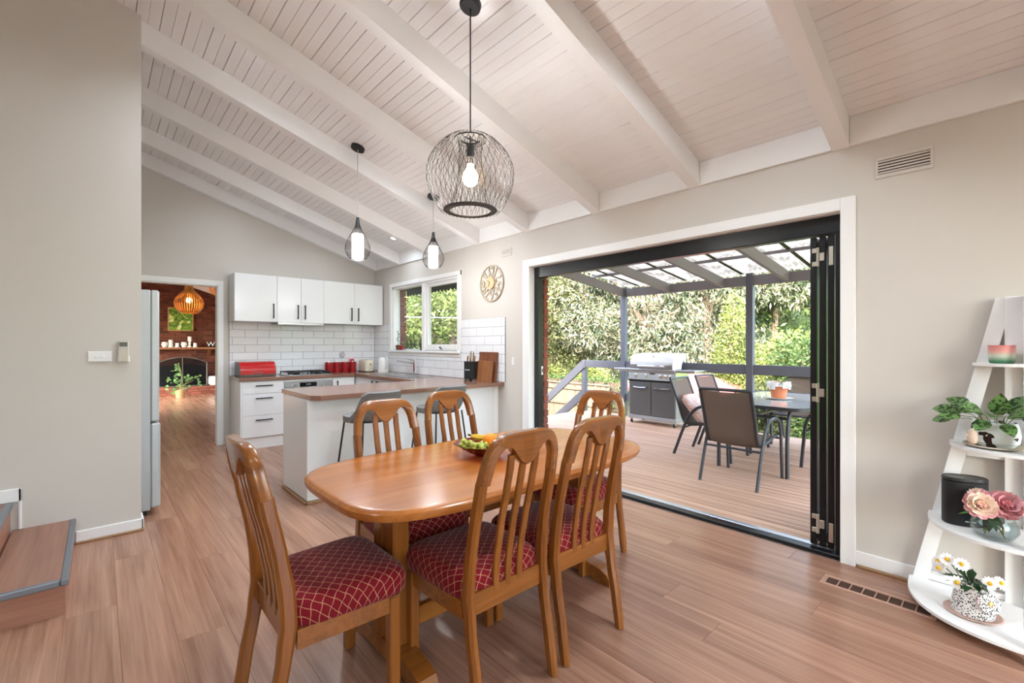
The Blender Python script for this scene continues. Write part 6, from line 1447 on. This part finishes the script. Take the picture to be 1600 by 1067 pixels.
mantel_item('votive_holder', 'white rounded votive holder right of the short middle candle', 287.5, 8.5, 0.135)
mantel_item('candle_stick', 'white turned candlestick with candle, tallest on the mantel', 296.5, 7.0, 0.28)
mantel_item('pillar_candle', 'short white candle right of the candlestick', 305, 6.5, 0.11)
sg = thing('letter_sign', 'white letter sign on the mantel at the doorway edge', 'sign', (2.25, 14.6, MZ))
O('sign_backing', M().box(mx(325), mx(350), 14.66, 14.675, MZ, MZ+0.135, 0.002), 'soot', sg)
tm = text_mesh('WE', 0.175, 0.006); xs = [v[0] for v in tm.v]; tm.v = [((v[0]-min(xs))*1.05, v[1], v[2]) for v in tm.v]
O('sign_letters', tm.xf(Matrix.Translation((mx(323), 14.652, MZ+0.075)) @ Matrix.Rotation(math.pi/2, 4, 'X')), 'white_paint', sg, 0)
pa = thing('painting', 'square green landscape painting on the brick wall', 'picture', (1.45, LYW, 1.6))
def wx(px): a = (px-800)/711; return LYW*(0.67301+a*0.73963)/(0.73963-a*0.67301)
px0, px1 = wx(262), wx(302); pz0, pz1 = 1.32+(538-517)/711*12.02, 1.32+(538-480.5)/711*12.02
O('canvas', M().box(px0+0.02, px1-0.02, LYW-0.034, LYW-0.008, pz0+0.02, pz1-0.02), 'painting', pa)
O('picture_frame', M().box(px0, px1, LYW-0.04, LYW-0.007, pz0, pz0+0.022).box(px0, px1, LYW-0.04, LYW-0.007, pz1-0.022, pz1).box(px0, px0+0.022, LYW-0.04, LYW-0.007, pz0+0.022, pz1-0.022).box(px1-0.022, px1, LYW-0.04, LYW-0.007, pz0+0.022, pz1-0.022), 'quad_oak', pa)
# arched fire screen
fs_ = thing('fire_screen', 'black arched two-panel fire screen on the hearth', 'fire screen', (1.6, 14.6, 0.21))
sx0, sx1, szt, szs = wx(243), wx(321), 0.985, 0.84; sxm = wx(283.5); HZ = 0.22
arc_ = [(sx0+(sx1-sx0)*i/20, szs+(szt-szs)*math.sin(math.pi*i/20)**0.9) for i in range(21)]
O('screen_frame', M().tube([(sx0, 14.57, HZ)]+[(a, 14.57, b) for a, b in arc_]+[(sx1, 14.57, HZ)], 0.012, 6).tube([(sxm, 14.57, HZ), (sxm, 14.57, szt)], 0.012, 6).tube([(sx0, 14.57, HZ+0.012), (sx1, 14.57, HZ+0.012)], 0.012, 6), 'lcd', fs_)
m = bpy.data.materials.new('screen_mesh'); m.use_nodes = True; nt = m.node_tree; nt.nodes.clear(); MATS['screen_mesh'] = m
out = N(nt, 'ShaderNodeOutputMaterial'); tr = N(nt, 'ShaderNodeBsdfTransparent'); df = N(nt, 'ShaderNodeBsdfDiffuse'); df.inputs[0].default_value = (0.012, 0.012, 0.014, 1); ms = N(nt, 'ShaderNodeMixShader'); ms.inputs[0].default_value = 0.5
nt.links.new(tr.outputs[0], ms.inputs[1]); nt.links.new(df.outputs[0], ms.inputs[2]); nt.links.new(ms.outputs[0], out.inputs[0])
O('screen_mesh', M().prism([(sx0, HZ+0.01)]+[(sx1, HZ+0.01)]+arc_[::-1], 14.568, 14.572, lambda a, b, d: (a, d, b)), 'screen_mesh', fs_, 0)
# ivy in front, white pot
iv = thing('ivy_plant', 'trailing ivy in a tan pot on the floor before the fire screen', 'plant', (1.55, 14.2, 0))
def fl_x(px, Y): a = (px-800)/711; return Y*(0.67301+a*0.73963)/(0.73963-a*0.67301)
iy = 13.9
O('pot', M().lathe([(0, 0), (0.09, 0), (0.12, 0.2), (0.11, 0.2), (0.1, 0.17), (0, 0.17)], 20, (fl_x(282, iy), iy, 0.0)), 'quad_oak', iv)
q = random.Random(11)
O('plant_stand', M().tube([(fl_x(282, iy), iy, 0.19), (fl_x(284, iy), iy, 0.5), (fl_x(279, iy), iy, 0.86)], 0.012, 6), 'stem_green', iv)
for i in range(70):
    k = q.random()
    if k < 0.62: px, pz = q.gauss(277, 8), q.uniform(0.12, 0.55)
    elif k < 0.78: px, pz = q.gauss(276, 3), q.uniform(0.55, 0.86)
    else: px, pz = q.uniform(288, 314), q.uniform(0.26, 0.60)
    y = iy+q.uniform(-0.15, 0.15); m = M(); leaf(m, (fl_x(px, y), y, pz), (q.uniform(-1, 1), q.uniform(-0.6, 0.1), q.uniform(-1, 0.4)), q.uniform(0.06, 0.10), q.uniform(0.055, 0.085), up=(0, -1, 0.3), bend=0.1, n=4, shape=lambda t: (1-t)**0.6*min(1, t*5+0.3)); O('leaf', m, 'leaf_ivy', iv, 0)
for (a, b) in ((288, 0.30), (303, 0.42), (314, 0.55)): O('vine', M().tube([(fl_x(280, iy), iy, 0.22), (fl_x((280+a)/2, iy), iy, b*0.8), (fl_x(a, iy), iy, b)], 0.006, 5), 'stem_green', iv)
wp = thing('white_pot', 'round white pot on the hearth at the doorway edge', 'pot', (2.3, 14.6, 0.22))
wc = (wx(338)*0.985, 14.63, 0.221)
O('pot_body', M().lathe([(0, 0), (0.14, 0), (0.185, 0.05), (0.19, 0.15), (0.165, 0.22), (0.15, 0.22), (0.17, 0.14), (0, 0.1)], 28, wc), 'white_ceramic', wp); O('pot_rim', M().lathe([(0.150, 0.215), (0.168, 0.215), (0.168, 0.235), (0.150, 0.235), (0.150, 0.215)], 28, wc), 'white_ceramic', wp)
# slatted plywood pendants
def ply_pendant(label, px, dep, ytop, ybot, wpx):
    a = (px-800)/711; d = (0.67301+a*0.73963, 0.73963-a*0.67301); X, Y = d[0]*dep, d[1]*dep; zz = lambda y: 1.32+(538-y)*dep/711
    t = thing('slatted_pendant', label, 'pendant lamp', (X, Y, zz(ybot)), group='slatted timber pendants in the lounge')
    zt_, zb_ = zz(ytop), zz(ybot); R0 = wpx/711*dep/2; Hh = zt_-zb_
    prof = [(0.00, 0.24), (0.10, 0.26), (0.22, 0.34), (0.36, 0.66), (0.5, 0.90), (0.64, 1.0), (0.8, 0.94), (0.92, 0.76), (1.0, 0.58)]
    for i in range(36):
        an = 2*math.pi*i/36
        O('slat', M().bar([(X+R0*r*math.cos(an), Y+R0*r*math.sin(an), zt_-Hh*s_) for s_, r in prof], R0*0.085, 0.004, up=(math.cos(an), math.sin(an), 0.0), r=0.05), 'lamp_ply', t, 0)
    for s_, r in ((0.10, 0.245), (0.985, 0.60)): O('hoop', M().bar([(X+R0*r*math.cos(2*math.pi*i/32), Y+R0*r*math.sin(2*math.pi*i/32), zt_-Hh*s_) for i in range(32)], 0.006, 0.02, closed=True), 'lamp_ply', t)
    O('cord', M().tube([(X, Y, zt_-Hh*0.3), (X, Y, zl(X)+0.002)], 0.006, 6), 'cord_black', t)
    O('neck', M().lathe([(R0*0.235, 0), (R0*0.235, -Hh*0.2), (0.0, -Hh*0.2), (0.0, 0), (R0*0.235, 0)], 20, (X, Y, zt_)), 'lamp_ply', t)
    O('bulb', M().ball((X, Y, zt_-Hh*0.56), R0*0.22, 14, 10), 'bulb_lounge', t)
    point('slatted_pendant_light', (X, Y, zt_-Hh*0.56), 9.0, (1.0, 0.78, 0.52), 0.05, t)
ply_pendant('slatted timber onion pendant glowing in front of the painting', 295.5, 8.0, 444, 489, 39)
ply_pendant('slatted timber pendant partly hidden by the doorway edge', 350, 8.6, 424, 463, 39)
